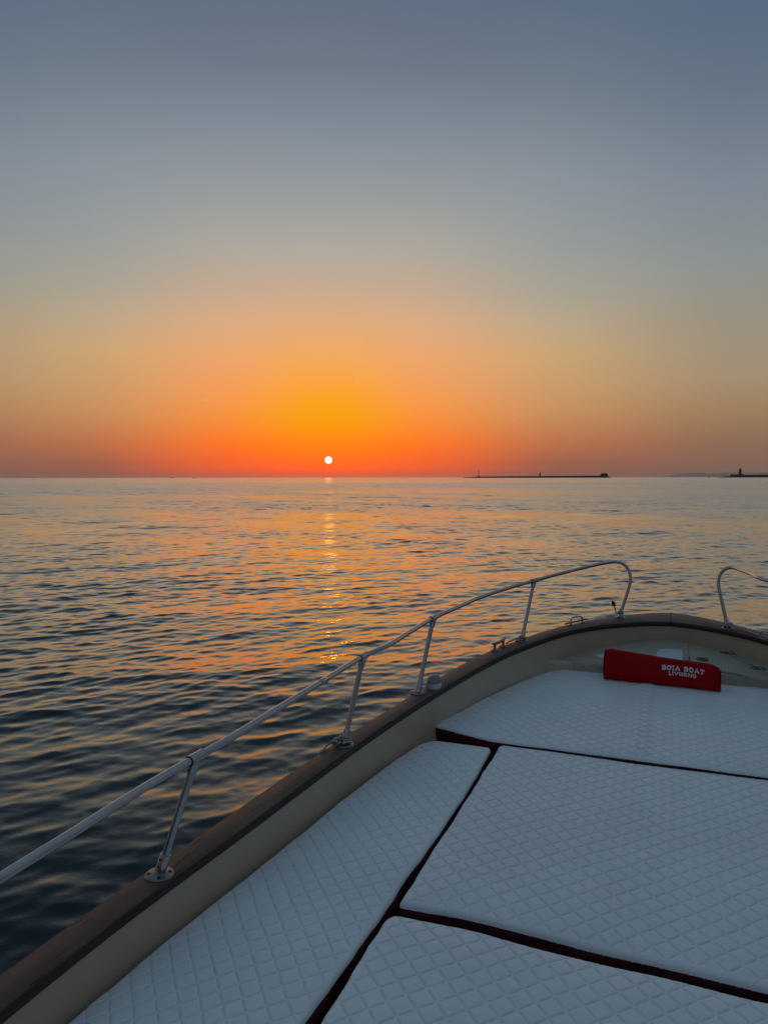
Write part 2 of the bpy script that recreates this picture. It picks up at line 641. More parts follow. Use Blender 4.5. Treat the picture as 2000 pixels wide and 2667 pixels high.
    out = nt.n('ShaderNodeOutputWorld')
    nt.l(bg.outputs[0], out.inputs['Surface'])
    w.cycles.sampling_method = 'MANUAL'
    w.cycles.sample_map_resolution = 1024


make_world()
sl = bpy.data.lights.new('sun', 'SUN')
sl.energy = 0.0035
sl.angle = math.radians(0.53)
sl.color = (1.0, 0.32, 0.04)
so = bpy.data.objects.new('sun', sl)
COL.objects.link(so)
so.rotation_euler = sr.to_track_quat('Z', 'Y').to_euler()

# ----------------------------------------------------------------------------
# camera
# ----------------------------------------------------------------------------
cd = bpy.data.cameras.new('camera')
cam = bpy.data.objects.new('camera', cd)
COL.objects.link(cam)
cam.location = (0, 0, CAM_H)
fw = Vector((-math.sin(YAW) * math.cos(PITCH), math.cos(YAW) * math.cos(PITCH), -math.sin(PITCH)))
rt = Vector((math.cos(YAW), math.sin(YAW), 0))
upv = rt.cross(fw)
rt2 = rt * math.cos(ROLL) - upv * math.sin(ROLL)
up2 = rt * math.sin(ROLL) + upv * math.cos(ROLL)
from mathutils import Matrix
mw = Matrix((rt2, up2, -fw)).transposed().to_4x4()
mw.translation = (0, 0, CAM_H)
cam.matrix_world = mw
cd.sensor_fit = 'AUTO'
cd.sensor_width = 36.0
cd.lens = FPX / 2667.0 * 36.0
cd.clip_start = 0.02
cd.clip_end = 120000
scene.camera = cam

scene.view_settings.view_transform = 'Standard'
scene.view_settings.look = 'None'
scene.view_settings.exposure = 0
scene.view_settings.gamma = 1
scene.render.engine = 'CYCLES'
scene.cycles.max_bounces = 6
scene.cycles.glossy_bounces = 3
scene.cycles.diffuse_bounces = 3
scene.cycles.sample_clamp_indirect = 4
scene.cycles.use_denoising = True
scene.cycles.caustics_reflective = False
scene.cycles.caustics_refractive = False

# ----------------------------------------------------------------------------
# the sea: one sheet to the horizon, real waves
# ----------------------------------------------------------------------------
def make_sea():
    rs = [0.9]
    while rs[-1] < 24500:
        r = rs[-1]
        if r < 6.5:
            s = 0.020
        elif r < 400:
            s = 0.0023 * r
        else:
            s = 0.0023 * r * min(8.0, (r / 400) ** 0.8)
        rs.append(r + s)
    rs = np.array(rs)
    head = PI / 2 + YAW                            # camera heading, angle from +X
    front = np.arange(-0.80, 0.80, 1 / 600.0)
    rest = np.linspace(0.80, 2 * PI - 0.80, 90)
    th = np.concatenate([front, rest[:-1]]) + head
    nr, na = len(rs), len(th)
    R, T = np.meshgrid(rs, th, indexing='ij')
    X = (R * np.cos(T)).astype(np.float64)
    Y = (R * np.sin(T)).astype(np.float64)
    # local sampling distance
    dr = np.gradient(rs)[:, None] * np.ones((1, na))
    dth = np.gradient(th)[None, :]
    sp = np.maximum(dr, R * np.minimum(np.abs(dth), 0.0017))
    # local wind patches
    g1 = vnoise(X / 5.0 + 0.3 * Y, Y / 9.0, 1) * 0.6 + vnoise(X / 2.1, Y / 1.7, 2) * 0.4
    g2 = vnoise((X + 0.3 * Y) / 45.0, (Y - 0.3 * X) / 14.0, 3)
    g3 = vnoise((X + 0.4 * Y) / 420.0, (Y - 0.4 * X) / 120.0, 5)
    patch = np.clip(1.0 + 0.42 * g1 + 0.36 * g2 + 0.30 * g3, 0.28, 2.0)
    Z = np.zeros_like(X)
    DX = np.zeros_like(X)
    DY = np.zeros_like(X)
    lost = np.zeros_like(X)
    main = PI / 2 + YAW + math.radians(24)         # direction the waves run
    nw = 140
    lam = np.exp(np.linspace(math.log(0.085), math.log(9.0), nw)) * np.exp(rng.normal(0, 0.02, nw))
    lr = np.log(lam)
    # slope budget: broad hump around half a metre, plus a soft swell
    wgt = np.exp(-((lr - math.log(0.28)) / 0.95) ** 2) + 0.10 * np.exp(-((lr - math.log(2.4)) / 0.8) ** 2) \
        + 0.16 * np.exp(-((lr - math.log(0.16)) / 0.6) ** 2)
    SL = 0.160
    slope = np.sqrt(wgt / wgt.sum()) * SL * math.sqrt(2)
    for i in range(nw):
        k = 2 * PI / lam[i]
        spread = 0.75 if lam[i] < 0.25 else (0.48 if lam[i] < 2.0 else 0.28)
        a_dir = main + rng.normal(0, spread)
        ph = rng.uniform(0, 2 * PI)
        cxd, cyd = math.cos(a_dir), math.sin(a_dir)
        fade = np.clip((lam[i] / sp - 2.2) / 2.2, 0, 1)
        wp = patch if lam[i] < 2.5 else 1.0
        lost += (slope[i] ** 2 / 2) * (1 - fade ** 2) * (patch ** 2 if lam[i] < 2.5 else 1.0)
        rows = np.where(fade.max(axis=1) > 0)[0]
        if len(rows) == 0:
            continue
        e = rows[-1] + 1
        arg = k * (cxd * X[:e] + cyd * Y[:e]) + ph + 0.5 * g1[:e]
        A = (slope[i] / k) * fade[:e] * (wp[:e] if lam[i] < 2.5 else 1.0)
        Z[:e] += A * np.cos(arg)
        sn = A * np.sin(arg) * 1.35
        DX[:e] -= cxd * sn
        DY[:e] -= cyd * sn
    V = np.stack([X + DX, Y + DY, Z], axis=-1).reshape(-1, 3)
    idx = np.arange(nr * na).reshape(nr, na)
    a = idx[:-1, :]
    b = idx[1:, :]
    q = np.stack([a, b, np.roll(b, -1, axis=1), np.roll(a, -1, axis=1)], axis=-1).reshape(-1, 4)
    # close the middle with a small fan of quads collapsed on the inner ring: one n-gon is enough
    me = np_mesh('sea', V, q, M['water'])
    alpha2 = 2.0 * lost
    rough = np.clip(np.sqrt(np.sqrt(alpha2)) * 0.55, 0.03, 0.6)
    at = me.attributes.new('rough', 'FLOAT', 'POINT')
    at.data.foreach_set('value', rough.ravel().astype(np.float32))
    o = bpy.data.objects.new('sea', me)
    COL.objects.link(o)
    o['kind'] = 'structure'
    return o


make_sea()

# ----------------------------------------------------------------------------
# the boat
# ----------------------------------------------------------------------------
boat = thing('motor_boat', (XC, 2.0, 0.0),
             'wooden trimmed open motor boat with cream bulwarks, teak gunwale and low tubular bow rail', 'boat')

outer_px = [(0, 2534), (312, 2317), (624, 2102), (801, 1981), (907, 1910), (1071, 1811), (1148, 1759), (1267, 1696),
            (1372, 1658), (1448, 1632), (1535, 1613), (1600, 1604), (1657, 1597)]
inner_px = [(0, 2638), (200, 2470), (454, 2285), (620, 2168), (756, 2066), (888, 1968), (956, 1918), (1040, 1862), (1133, 1803),
            (1173, 1781), (1260, 1729), (1312, 1702), (1385, 1673), (1466, 1645), (1540, 1627), (1639, 1619)]
outer_m = [PG(*p) for p in outer_px]
inner_m = [PG(*p) for p in inner_px]


def half_curve(meas, aft, tip):
    """port side curve from the stern to the stem"""
    pts = [Vector((XC - hb, y, 0)) for y, hb in aft] + [Vector((p.x, p.y, 0)) for p in meas] + [Vector(tip)]
    c = catmull(pts, 160)
    c = smooth_pts(c, 30)
    return c


OUT = half_curve(outer_m, [(-3.0, 1.30), (-1.8, 1.46), (-0.6, 1.53)], (XC, 6.15, 0))
INN = half_curve(inner_m, [(-2.9, 1.20), (-1.8, 1.36), (-0.6, 1.425)], (XC, 5.80, 0))


def round_bow(c, half, top):
    """ease the last stretch into a round bow, square to the centreline"""
    ref = min(c, key=lambda p: abs(p.x - (XC - half)))
    k = (top - ref.y) / (XC - ref.x) ** 2
    i0 = c.index(ref)
    n = len(c) - 1 - i0
    for i in range(i0, len(c)):
        x = ref.x + (XC - ref.x) * (i - i0) / n
        c[i] = Vector((x, top - k * (XC - x) ** 2, 0))


round_bow(OUT, 0.27, 6.105)
round_bow(INN, 0.30, 5.79)
for _ in range(3):
    OUT[:] = smooth_pts(OUT, 2)
    INN[:] = smooth_pts(INN, 2)


def mirror(p):
    return Vector((2 * XC - p[0], p[1], p[2]))


def with_z(c, dz=0.0):
    return [Vector((p.x, p.y, sheer(p.y) + dz)) for p in c]


def offset(c, d):
    """shift a plan curve sideways (positive = inboard on the port side)"""
    out = []
    for i, p in enumerate(c):
        t = (c[min(i + 1, len(c) - 1)] - c[max(i - 1, 0)])
        t.z = 0
        t.normalize()
        out.append(p + Vector((t.y, -t.x, 0)) * d)
    return out


def gunwale(side):
    rows, uvs, s = [], [], 0
    wob = [0.0]
    for i, (a, b) in enumerate(zip(OUT, INN)):
        if i:
            s += (OUT[i] - OUT[i - 1]).length
        za, zb = sheer(a.y), sheer(b.y)
        d = (b - a)
        w = d.length
        d.normalize()
        A, B = Vector((a.x, a.y, za)), Vector((b.x, b.y, zb))
        j = 0.0012 * math.sin(s * 9.0) + 0.001 * math.sin(s * 23 + 1)
        up = Vector((0, 0, 1))
        sec = [A + d * 0.004 - up * 0.034, A - d * 0.003 - up * 0.026, A - d * 0.003 - up * 0.009, A + d * 0.004 - up * 0.002,
               A + d * 0.016 + up * 0.001, A.lerp(B, 0.5) + up * (0.003 + j), B - d * 0.016 + up * (0.001 + j), B - d * (0.005) - up * (0.003),
               B + d * j - up * 0.010, B + d * j - up * 0.026, B - d * 0.006 - up * 0.035]
        vv = [0, 0.008, 0.02, 0.03, 0.045, 0.5 * w + 0.03, w + 0.01, w + 0.02, w + 0.03, w + 0.045, w + 0.055]
        if side > 0:
            sec = [mirror(p) for p in sec][::-1]
            vv = [0.7 + q for q in vv][::-1]
        rows.append(sec)
        uvs.append([(s + side * 3.3, q) for q in vv])
    m = MB()
    if side > 0:
        m.grid(rows, True, True, True, uvs)
    else:
        m.grid(rows, True, True, True, uvs)
    return m


for side in (-1, 1):
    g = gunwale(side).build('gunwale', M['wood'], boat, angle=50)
    g.data.materials.append(M['woodside'])          # edge faces take a darker copy of the same teak
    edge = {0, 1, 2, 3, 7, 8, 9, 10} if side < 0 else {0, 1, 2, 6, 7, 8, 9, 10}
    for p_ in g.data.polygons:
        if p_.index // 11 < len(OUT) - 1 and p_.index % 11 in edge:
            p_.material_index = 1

# joint of the two planks at the bow
jm = MB()
jr = []
for k in range(13):
    y_ = 5.785 + (6.10 - 5.785) * k / 12
    x_ = XC + 0.004 * math.sin(k * 1.3)
    z_ = sheer(y_) + 0.0042
    jr.append([Vector((x_ - 0.0025, y_, z_ - 0.006)), Vector((x_ - 0.0018, y_, z_)), Vector((x_ + 0.0018, y_, z_)), Vector((x_ + 0.0025, y_, z_ - 0.006))])
jm.grid(jr, False, True, True).build('plank_joint', M['hole'], boat, angle=180)

# stem cap: the block of wood that joins the two gunwales at the bow
m = MB()
tip = Vector((XC, 6.09, sheer(6.09)))
m.tube([tip + Vector((0, 0.0, -0.036)), tip + Vector((0, 0.012, -0.25)), tip + Vector((0, -0.16, -0.8)), tip + Vector((0, -0.45, -1.4))], [0.03, 0.03, 0.03, 0.025], 10)
m.build('stem_post', M['wood'], boat)

# hull shell
rows = []
for i in range(0, len(OUT), 3):
    p = OUT[i]
    hb = XC - p.x
    zt = sheer(p.y) - 0.035
    t = i / (len(OUT) - 1)
    sec = []
    for f, z in ((0.985, zt), (0.975, zt - 0.12), (0.95, 0.45), (0.88, 0.1), (0.78, -0.15), (0.45, -0.38), (0.0, -0.5)):
        pinch = 1 - 0.35 * max(0, t - 0.55) * (zt - z) / 1.0
        yy = p.y - max(0, t - 0.75) * 1.2 * (zt - z)
        sec.append(Vector((XC - hb * f * pinch, yy, z)))
    full = sec + [mirror(q) for q in sec[-2::-1]]
    rows.append(full)
MB().grid(rows, False, True, False).build('hull', M['hull'], boat, angle=180)

# inner bulwark (cream), under the cap down to the side deck
FACE = offset(INN, -0.014)
FACE[-1].x = XC
rows = []
for i, p in enumerate(FACE):
    zt = sheer(p.y) - 0.030
    rows.append([Vector((p.x, p.y, zt)), Vector((p.x, p.y, zt - 0.05)), Vector((p.x + 0.0, p.y, PAD_Z)), Vector((p.x + 0.012, p.y, PAD_Z - 0.08)), Vector((p.x + 0.05, p.y, PAD_Z - 0.13))])
MB().grid(rows).build('bulwark', M['cream'], boat, angle=180)
MB().grid([[mirror(q) for q in r][::-1] for r in rows]).build('bulwark', M['cream'], boat, angle=180)

# deck under the cushions
poly = [(p.x + 0.03, p.y) for p in FACE[::4] if p.y < 5.6]
poly = poly + [(2 * XC - x, y) for x, y in poly[::-1]]
MB().prism(poly, PAD_Z - 0.16, PAD_Z - 0.115).build('cushion_deck', M['cream'], boat, smooth=False)

# raised foredeck
DECK_Z = PAD_Z + 0.076
riser_px = [(1398, 1714), (1565, 1722), (1700, 1736), (1878, 1760), (2000, 1773)]
RIS = [P(x, y, DECK_Z) for x, y in riser_px]
RY = sum(p.y for p in RIS) / len(RIS)
print('riser', [tuple(round(c, 3) for c in p) for p in RIS], RY)
dp = [p for p in FACE if p.y > RY + 0.02]


def half_width(y):
    for a, b in zip(FACE, FACE[1:]):
        if a.y <= y <= b.y:
            t = (y - a.y) / (b.y - a.y)
            return XC - (a.x + (b.x - a.x) * t)
    return 0.0


rows = []
for i in range(26):
    y = RY + (5.80 - RY) * i / 25
    w = half_width(y) + 0.012
    rows.append([Vector((XC + w * k, y, DECK_Z + 0.012 * (1 - k * k) + 0.068 * i / 25)) for k in np.linspace(-1, 1, 25)])
md = MB().grid(rows)
# rounded front edge and riser down to the cushion
front = rows[0]
fr = []
for dy, dz in ((0, 0), (-0.012, -0.003), (-0.020, -0.011), (-0.023, -0.024), (-0.020, -0.24)):
    fr.append([p + Vector((0, dy, dz)) for p in front])
md.grid(fr[::-1])
foredeck = md.build('foredeck', M['deck'], boat, angle=60)


def deck_z(x, y):
    k = max(-1.0, min(1.0, (x - XC) / max(0.05, half_width(y))))
    y = min(5.85, max(RY - 0.1, y))
    return DECK_Z + 0.012 * (1 - k * k) + 0.068 * (y - RY) / (5.80 - RY)


def deck_pt(px, py, dz=0.0):
    p = P(px, py, DECK_Z + 0.01)
    for _ in range(8):
        p = P(px, py, deck_z(p.x, p.y) + dz)
    return p


# cream corner fillets where the riser meets the bulwark
for s in (-1, 1):
    w = half_width(RY)
    pts = [Vector((XC + s * (w + 0.01), RY - 0.02, z)) for z in (DECK_Z - 0.2, DECK_Z - 0.05)]
    fm = MB()
    rws = []
    q0 = Vector((XC + s * (w - 0.13), RY - 0.021, 0))
    q1 = Vector((XC + s * (half_width(RY - 0.02) + 0.004), RY - 0.030, 0))
    q2 = Vector((XC + s * (half_width(RY - 0.17) + 0.008), RY - 0.17, 0))
    for k in range(13):
        t = k / 12
        p = q0 * (1 - t) ** 2 + q1 * 2 * t * (1 - t) + q2 * t * t
        c = Vector((XC + s * (w + 0.02), RY + 0.012, DECK_Z + 0.002))
        up_ = 0.05 * t * t
        rws.append([Vector((p.x, p.y, DECK_Z - 0.24)), Vector((p.x, p.y, DECK_Z - 0.022)), Vector((p.x, p.y, DECK_Z - 0.012 + up_ * 0.5)) * 0.96 + c * 0.04,
                    Vector((p.x, p.y, DECK_Z + 0.0 + up_ * 0.6)) * 0.86 + c * 0.14, Vector((p.x, p.y, DECK_Z + 0.002 + up_)) * 0.4 + c * 0.6, c])
    fm.grid(rws if s < 0 else rws[::-1]).build('corner_fillet', M['cream'], boat, angle=180)

# caulked panel on the foredeck
def strip(pts, w, h, name, mat, parent, wob=0.0, seed=0):
    pts = catmull(pts, max(8, int(40 * sum((b - a).length for a, b in zip(pts, pts[1:])))))
    mm = MB()
    rws = []
    rr = random.Random(seed)
    for i, p in enumerate(pts):
        t = (pts[min(i + 1, len(pts) - 1)] - pts[max(i - 1, 0)]).normalized()
        n = Vector((-t.y, t.x, 0)).normalized()
        ww = w * (1 + wob * rr.uniform(-1, 1))
        hh = h * (1 + wob * rr.uniform(-1, 1))
        rws.append([p - n * ww - Vector((0, 0, 0.004)), p - n * ww * 0.7 + Vector((0, 0, hh * 0.8)), p + Vector((0, 0, hh)), p + n * ww * 0.7 + Vector((0, 0, hh * 0.8)), p + n * ww - Vector((0, 0, 0.004))])
    mm.grid(rws, False)
    return mm.build(name, mat, parent, angle=180)


cl1 = [deck_pt(x, y) for x, y in ((1479, 1707), (1487, 1687), (1525, 1677), (1561, 1671), (1604, 1666.5), (1645, 1664.5), (1700, 1667), (1760, 1672), (1794, 1677))]
strip(cl1, 0.006, 0.004, 'caulk_seam', M['caulk'], foredeck, 0.5, 1)
cl2 = [deck_pt(x, y) for x, y in ((1479, 1707), (1520, 1712), (1565, 1717), (1640, 1724), (1720, 1733))]
strip(cl2, 0.006, 0.004, 'caulk_seam', M['caulk'], foredeck, 0.5, 2)
a, b2 = deck_pt(1786, 1677), deck_pt(1787, 1724)
strip([a, a.lerp(b2, 0.5), b2], 0.016, 0.012, 'hatch_batten', M['deck'], foredeck, 0.05, 3)
a, b2 = deck_pt(1794, 1679), deck_pt(1795, 1724)
strip([a, a.lerp(b2, 0.5), b2], 0.004, 0.0008, 'hatch_gap', M['hole'], foredeck, 0.1, 4)


def flat_patch(px_pts, name, mat, parent, dz=0.0035):
    mm = MB()
    pts = [deck_pt(x, y, dz) for x, y in px_pts]
    n = len(pts)
    lo = [p - Vector((0, 0, 0.008)) for p in pts]
    c = sum(pts, Vector()) / n
    mm.add(pts + lo + [c], [(i, (i + 1) % n, 2 * n) for i in range(n)] + [(i, n + i, n + (i + 1) % n, (i + 1) % n) for i in range(n)])
    return mm.build(name, mat, parent, smooth=False)


flat_patch([(1707, 1712), (1709, 1702), (1714, 1693), (1726, 1690), (1737, 1689), (1742, 1690.5), (1760, 1691), (1776, 1694), (1777, 1707), (1776, 1721), (1750, 1722), (1720, 1720)], 'primer_patch', M['patch'], foredeck)
flat_patch([(1546, 1707), (1553, 1705), (1568, 1703), (1580, 1704), (1582, 1714), (1565, 1713), (1556, 1709)], 'primer_patch', M['patch'], foredeck)

# latch plate on the hatch
lc = deck_pt(1828, 1717)
lat = MB()
ax, ay = Vector((0.036, -0.004, 0)), Vector((0.003, 0.030, 0))
lat.box(lc + Vector((0, 0, 0.003)), ax, ay, Vector((0, 0, 0.003)))
latch = lat.build('hatch_latch', M['cast'], foredeck, smooth=False, bevel=0.0015)
MB().lathe(lc + Vector((0, 0, 0.0055)), (0, 0, 1), [(0.018, 0), (0.018, 0.0022), (0.006, 0.003)], 20, 1.15, (1, 0, 0)).build('latch_ring', M['hole'], latch)

# pad eyes that hold the elastic cord
eyes = [deck_pt(1893, 1702), deck_pt(1972, 1741)]
for e in eyes:
    mm = MB()
    for s in (-1, 1):
        mm.lathe(e + Vector((0.022 * s, 0.004 * s, -0.003)), (0, 0, 1), [(0.026, 0), (0.026, 0.005), (0.020, 0.008), (0.008, 0.006), (0.004, 0.004)], 18, 1.0)
    pe = mm.build('pad_eye', M['cast'], boat)
    pts = [e + Vector((0.014 * math.cos(a), 0.0, 0.006 + 0.016 * math.sin(a))) for a in np.linspace(0, PI, 9)]
    MB().tube(pts, 0.0035, 8).build('eye_loop', M['steel'], pe)

# ---------------------------------------------------------------- rail
def rail_height(p):
    return 0.36 + 0.03 * max(0, min(1, (p.y - 1.8) / 4.0))


st_px = [((416, 2279), (514, 1971)), ((896, 1940), (947.5, 1708)), ((1087.7, 1805), (1127, 1610)), ((1358, 1669), (1392, 1511.6))]
ST = []
for (bx, by), (tx, ty) in st_px:
    B = PG(bx, by)
    T = P(tx, ty, B.z + rail_height(B))
    ST.append((B, T))
loopL = [(1530, 1476), (1570, 1467.5), (1594, 1463), (1608, 1462), (1622, 1466), (1633.5, 1476), (1640.5, 1490.6), (1642, 1507), (1637, 1530), (1627, 1561), (1617, 1590)]
BL = PG(1613.6, 1609)
loopR = [(1889, 1612), (1882, 1580), (1876, 1554), (1869, 1526), (1868.5, 1510), (1874, 1492), (1885, 1480), (1901, 1476.5), (1924, 1484), (2000, 1514)]
BR = PG(1895, 1637)
HL = 0.385


def loop_depth(px, py, base, top_z):
    """points of a bow loop: leg leans forward a little with height"""
    # plane through the base, spanned by up-with-lean and the rail direction is close to fore-and-aft constant
    lean = 0.27
    r = ray(px, py)
    # solve y = base.y + lean*(z-base.z)
    k = (base.y + lean * (CAM_H - base.z)) / (r.y - lean * r.z)
    return Vector((r.x * k, r.y * k, CAM_H + r.z * k))


Lp = [loop_depth(x, y, BL, 0) for x, y in loopL[3:]]
ztop = Lp[0].z
rail_pts = []
zr_aft = ST[0][1].z
rail_mid = [((0, 2288), -0.004), ((180, 2176), -0.002), ((360, 2061), 0.0)]
for (x, y), dz in rail_mid:
    rail_pts.append(P(x, y, zr_aft + dz))
p0 = rail_pts[0]
dirn = (rail_pts[0] - rail_pts[2]).normalized()
rail_pts = [p0 + Vector((dirn.x * 0.3, dirn.y, dirn.z)) * 1.5, p0 + Vector((dirn.x * 0.7, dirn.y, dirn.z)) * 0.7] + rail_pts
rail_pts.append(ST[0][1])
btw = [[(595, 1926), (720, 1848), (826, 1783)], [(1003, 1685), (1070, 1644)], [(1186, 1584), (1240, 1559.6), (1312, 1535)], [(1466, 1492)]]
for i, (B, T) in enumerate(ST):
    if i:
        rail_pts.append(T)
    nxt = ST[i + 1][1] if i + 1 < len(ST) else Lp[0]
    for q in btw[i]:
        f = (q[0] - st_px[i][1][0]) / ((st_px[i + 1][1][0] if i + 1 < len(ST) else 1608) - st_px[i][1][0])
        rail_pts.append(P(q[0], q[1], T.z + (nxt.z - T.z) * f))
f = (1530 - 1392) / (1608 - 1392)
rail_pts.append(P(1530, 1476, ST[3][1].z + (ztop - ST[3][1].z) * f))
rail_pts += [P(1570, 1467.5, ST[3][1].z + (ztop - ST[3][1].z) * 0.83)]
rail_pts += Lp
rail_pts.append(BL + Vector((0, 0, 0.01)) + (Lp[-1] - BL) * 0.2)
RC = smooth_pts(catmull(rail_pts, 330), 6)
R_T = 0.0122
port_rail = MB().tube(RC, R_T, 18).build('bow_rail', M['steel'], boat, angle=180)

# starboard rail: the loop as seen, then the mirror of the port side
Rp = [loop_depth(x, y, BR, 0) for x, y in loopR[:8]]
tail = [mirror(p) for p in rail_pts if p.y < 5.3][::-1]
qz = Rp[-1].z
q = P(2000, 1513, qz - 0.012)
rr = [BR + (Rp[0] - BR) * 0.2] + Rp + [P(1924, 1483.5, qz - 0.002), P(1960, 1497, qz - 0.006), q] + [p for p in tail if p.y < q.y - 0.45]
star_rail = MB().tube(smooth_pts(catmull(rr, 330), 6), R_T, 18).build('bow_rail', M['steel'], boat, angle=180)

# coupling sleeve between the two aft port stanchions
def nearest(curve, p):
    return min(range(len(curve)), key=lambda i: (curve[i] - p).length)


def sleeve(curve, i, half, rad, seg=18):
    pts = []
    c = curve[i]
    t = (curve[i + 1] - curve[i - 1]).normalized()
    return [c + t * s for s in (-half, -half + 0.001, half - 0.001, half)], [rad * 0.97, rad, rad, rad * 0.97]


ci = nearest(RC, P(828, 1777, (ST[0][1].z + ST[1][1].z) / 2))
pts, rd = sleeve(RC, ci, 0.026, R_T + 0.0009)
MB().tube(pts, rd, 18).build('rail_coupling', M['steel'], port_rail)
for s in (-1, 1):
    t = (RC[ci + 1] - RC[ci - 1]).normalized()
    c = RC[ci] + t * 0.0265 * s
    MB().tube([c - t * 0.0009, c + t * 0.0009], R_T + 0.0005, 18).build('coupling_gap', M['hole'], port_rail)


def stanchion(B, T, curve, flange_r=0.044, tee=True):
    ax = (T - B).normalized()
    i = nearest(curve, T)
    rt_ = (curve[min(i + 1, len(curve) - 1)] - curve[max(i - 1, 0)]).normalized()
    T = curve[i] if tee else T
    ax = (T - B).normalized()
    up = Vector((0, 0, 1))
    st = MB().tube([B + ax * 0.02, B.lerp(T, 0.5), T - ax * 0.01], R_T * 0.98, 18).build('stanchion', M['steel'], boat)
    # round base flange with a rim, and its countersunk screws
    MB().lathe(B - up * 0.004, up, [(flange_r * 0.98, 0), (flange_r, 0.003), (flange_r, 0.007), (flange_r * 0.93, 0.0105), (0.022, 0.013), (0.018, 0.016)], 28).build('base_flange', M['cast'], st)
    # base socket (split tube) leaning with the stanchion
    MB().lathe(B + up * 0.002 - ax * 0.004, ax, [(0.021, 0), (0.0175, 0.014), (0.0165, 0.024), (0.0165, 0.068), (0.0155, 0.070), (R_T, 0.070)], 22).build('base_socket', M['steel'], st)
    view = (Vector((0, 0, CAM_H)) - B).normalized()
    side = ax.cross(view).normalized()
    out = side.cross(ax).normalized()
    face = (out * 0.72 - side * -0.62 * -1).normalized()
    for h in (0.031, 0.053):
        c = B + ax * h + face * 0.0158
        MB().lathe(c, face, [(0.0042, 0), (0.0042, 0.0012), (0.002, 0.0012)], 12).build('grub_screw', M['hole'], st)
    for k in range(4):
        a = k * PI / 2 + 0.6
        c = B + Vector((math.cos(a), math.sin(a), 0)) * flange_r * 0.68 + up * 0.0075
        MB().lathe(c, up, [(0.0062, 0), (0.0062, 0.0012), (0.0045, 0.0016), (0.0008, 0.0005)], 12).build('flange_screw', M['hole'], st)
    if tee:
        c = curve[i]
        MB().tube([c - rt_ * 0.032, c - rt_ * 0.031, c + rt_ * 0.031, c + rt_ * 0.032], [R_T + 0.0018, R_T + 0.0042, R_T + 0.0042, R_T + 0.0018], 20).build('tee_fitting', M['steel'], st)
        MB().tube([c - ax * 0.004, c - ax * 0.022, c - ax * 0.048, c - ax * 0.050], [0.0195, 0.0172, 0.0162, R_T], 20).build('tee_neck', M['steel'], st)
        t0 = c - rt_ * 0.0325
        MB().tube([t0 - rt_ * 0.0012, t0], R_T + 0.0022, 20).build('tee_rim', M['hole'], st)
        cc = c - ax * 0.038 + face * 0.0156
        MB().lathe(cc, face, [(0.0035, 0), (0.0035, 0.0012), (0.0015, 0.0012)], 12).build('grub_screw', M['hole'], st)
    return st


for B, T in ST:
    stanchion(B, T, RC)
for p in (3, 2, 1):
    B, T = mirror(ST[p][0]), mirror(ST[p][1])
    sc = smooth_pts(catmull(rr, 330), 6)
    stanchion(B, T, sc)
for B, L in ((BL, Lp), (BR, Rp[::-1])):
    ax = (L[-1] - B).normalized()
    up = Vector((0, 0, 1))
    st = MB().lathe(B - up * 0.004, up, [(0.043, 0), (0.044, 0.003), (0.044, 0.007), (0.041, 0.0105), (0.022, 0.013), (0.018, 0.016)], 28).build('base_flange', M['cast'], boat)
    MB().lathe(B - ax * 0.002, ax, [(0.021, 0), (0.0165, 0.016), (0.0160, 0.068), (0.0150, 0.070), (R_T, 0.070)], 22).build('base_socket', M['steel'], st)
    vw = (Vector((0, 0, CAM_H)) - B).normalized()
    fc = (vw - ax * vw.dot(ax)).normalized()
    for h in (0.034, 0.055):
        MB().lathe(B + ax * h + fc * 0.0155, fc, [(0.004, 0), (0.004, 0.0012), (0.002, 0.0012)], 12).build('grub_screw', M['hole'], st)

# ---------------------------------------------------------------- deck fittings on the gunwale
def g_dir(y):
    for a, b in zip(OUT, OUT[1:]):
        if a.y <= y <= b.y:
            t = b - a
            t.z = sheer(b.y) - sheer(a.y)
            return t.normalized()
    return Vector((0, 1, 0))


def cleat(B1, B2, H=0.047):
    t = (B2 - B1).normalized()
    n = Vector((0, 0, 1))
    s = t.cross(n).normalized()
    mid = (B1 + B2) / 2
    L = (B2 - B1).length
    mm = MB()
    ends = 0.105
    pts = [mid + t * x + n * z for x, z in ((-ends, H + 0.012), (-ends * 0.8, H + 0.009), (-0.05, H + 0.002), (0, H), (0.05, H + 0.002), (ends * 0.8, H + 0.009), (ends, H + 0.012))]
    mm.tube(pts, [0.0025, 0.006, 0.0095, 0.010, 0.0095, 0.006, 0.0025], 14)
    cl = mm.build('cleat', M['cast'], boat)
    for c in (B1, B2):
        MB().lathe(c - n * 0.002, n, [(0.030, 0), (0.030, 0.008), (0.024, 0.011), (0.012, 0.014), (0.0092, 0.022), (0.0092, H)], 20, 0.62, t).build('cleat_foot', M['cast'], cl)
        for k in (-1, 1):
            MB().lathe(c + s * 0.020 * k + n * 0.0088, n, [(0.0055, 0), (0.0055, 0.0016), (0.001, 0.0012)], 10).build('foot_screw', M['hole'], cl)
    return cl


cb1, cb2 = PG(1288, 1697), PG(1310, 1686)
cleat(cb1, cb2)


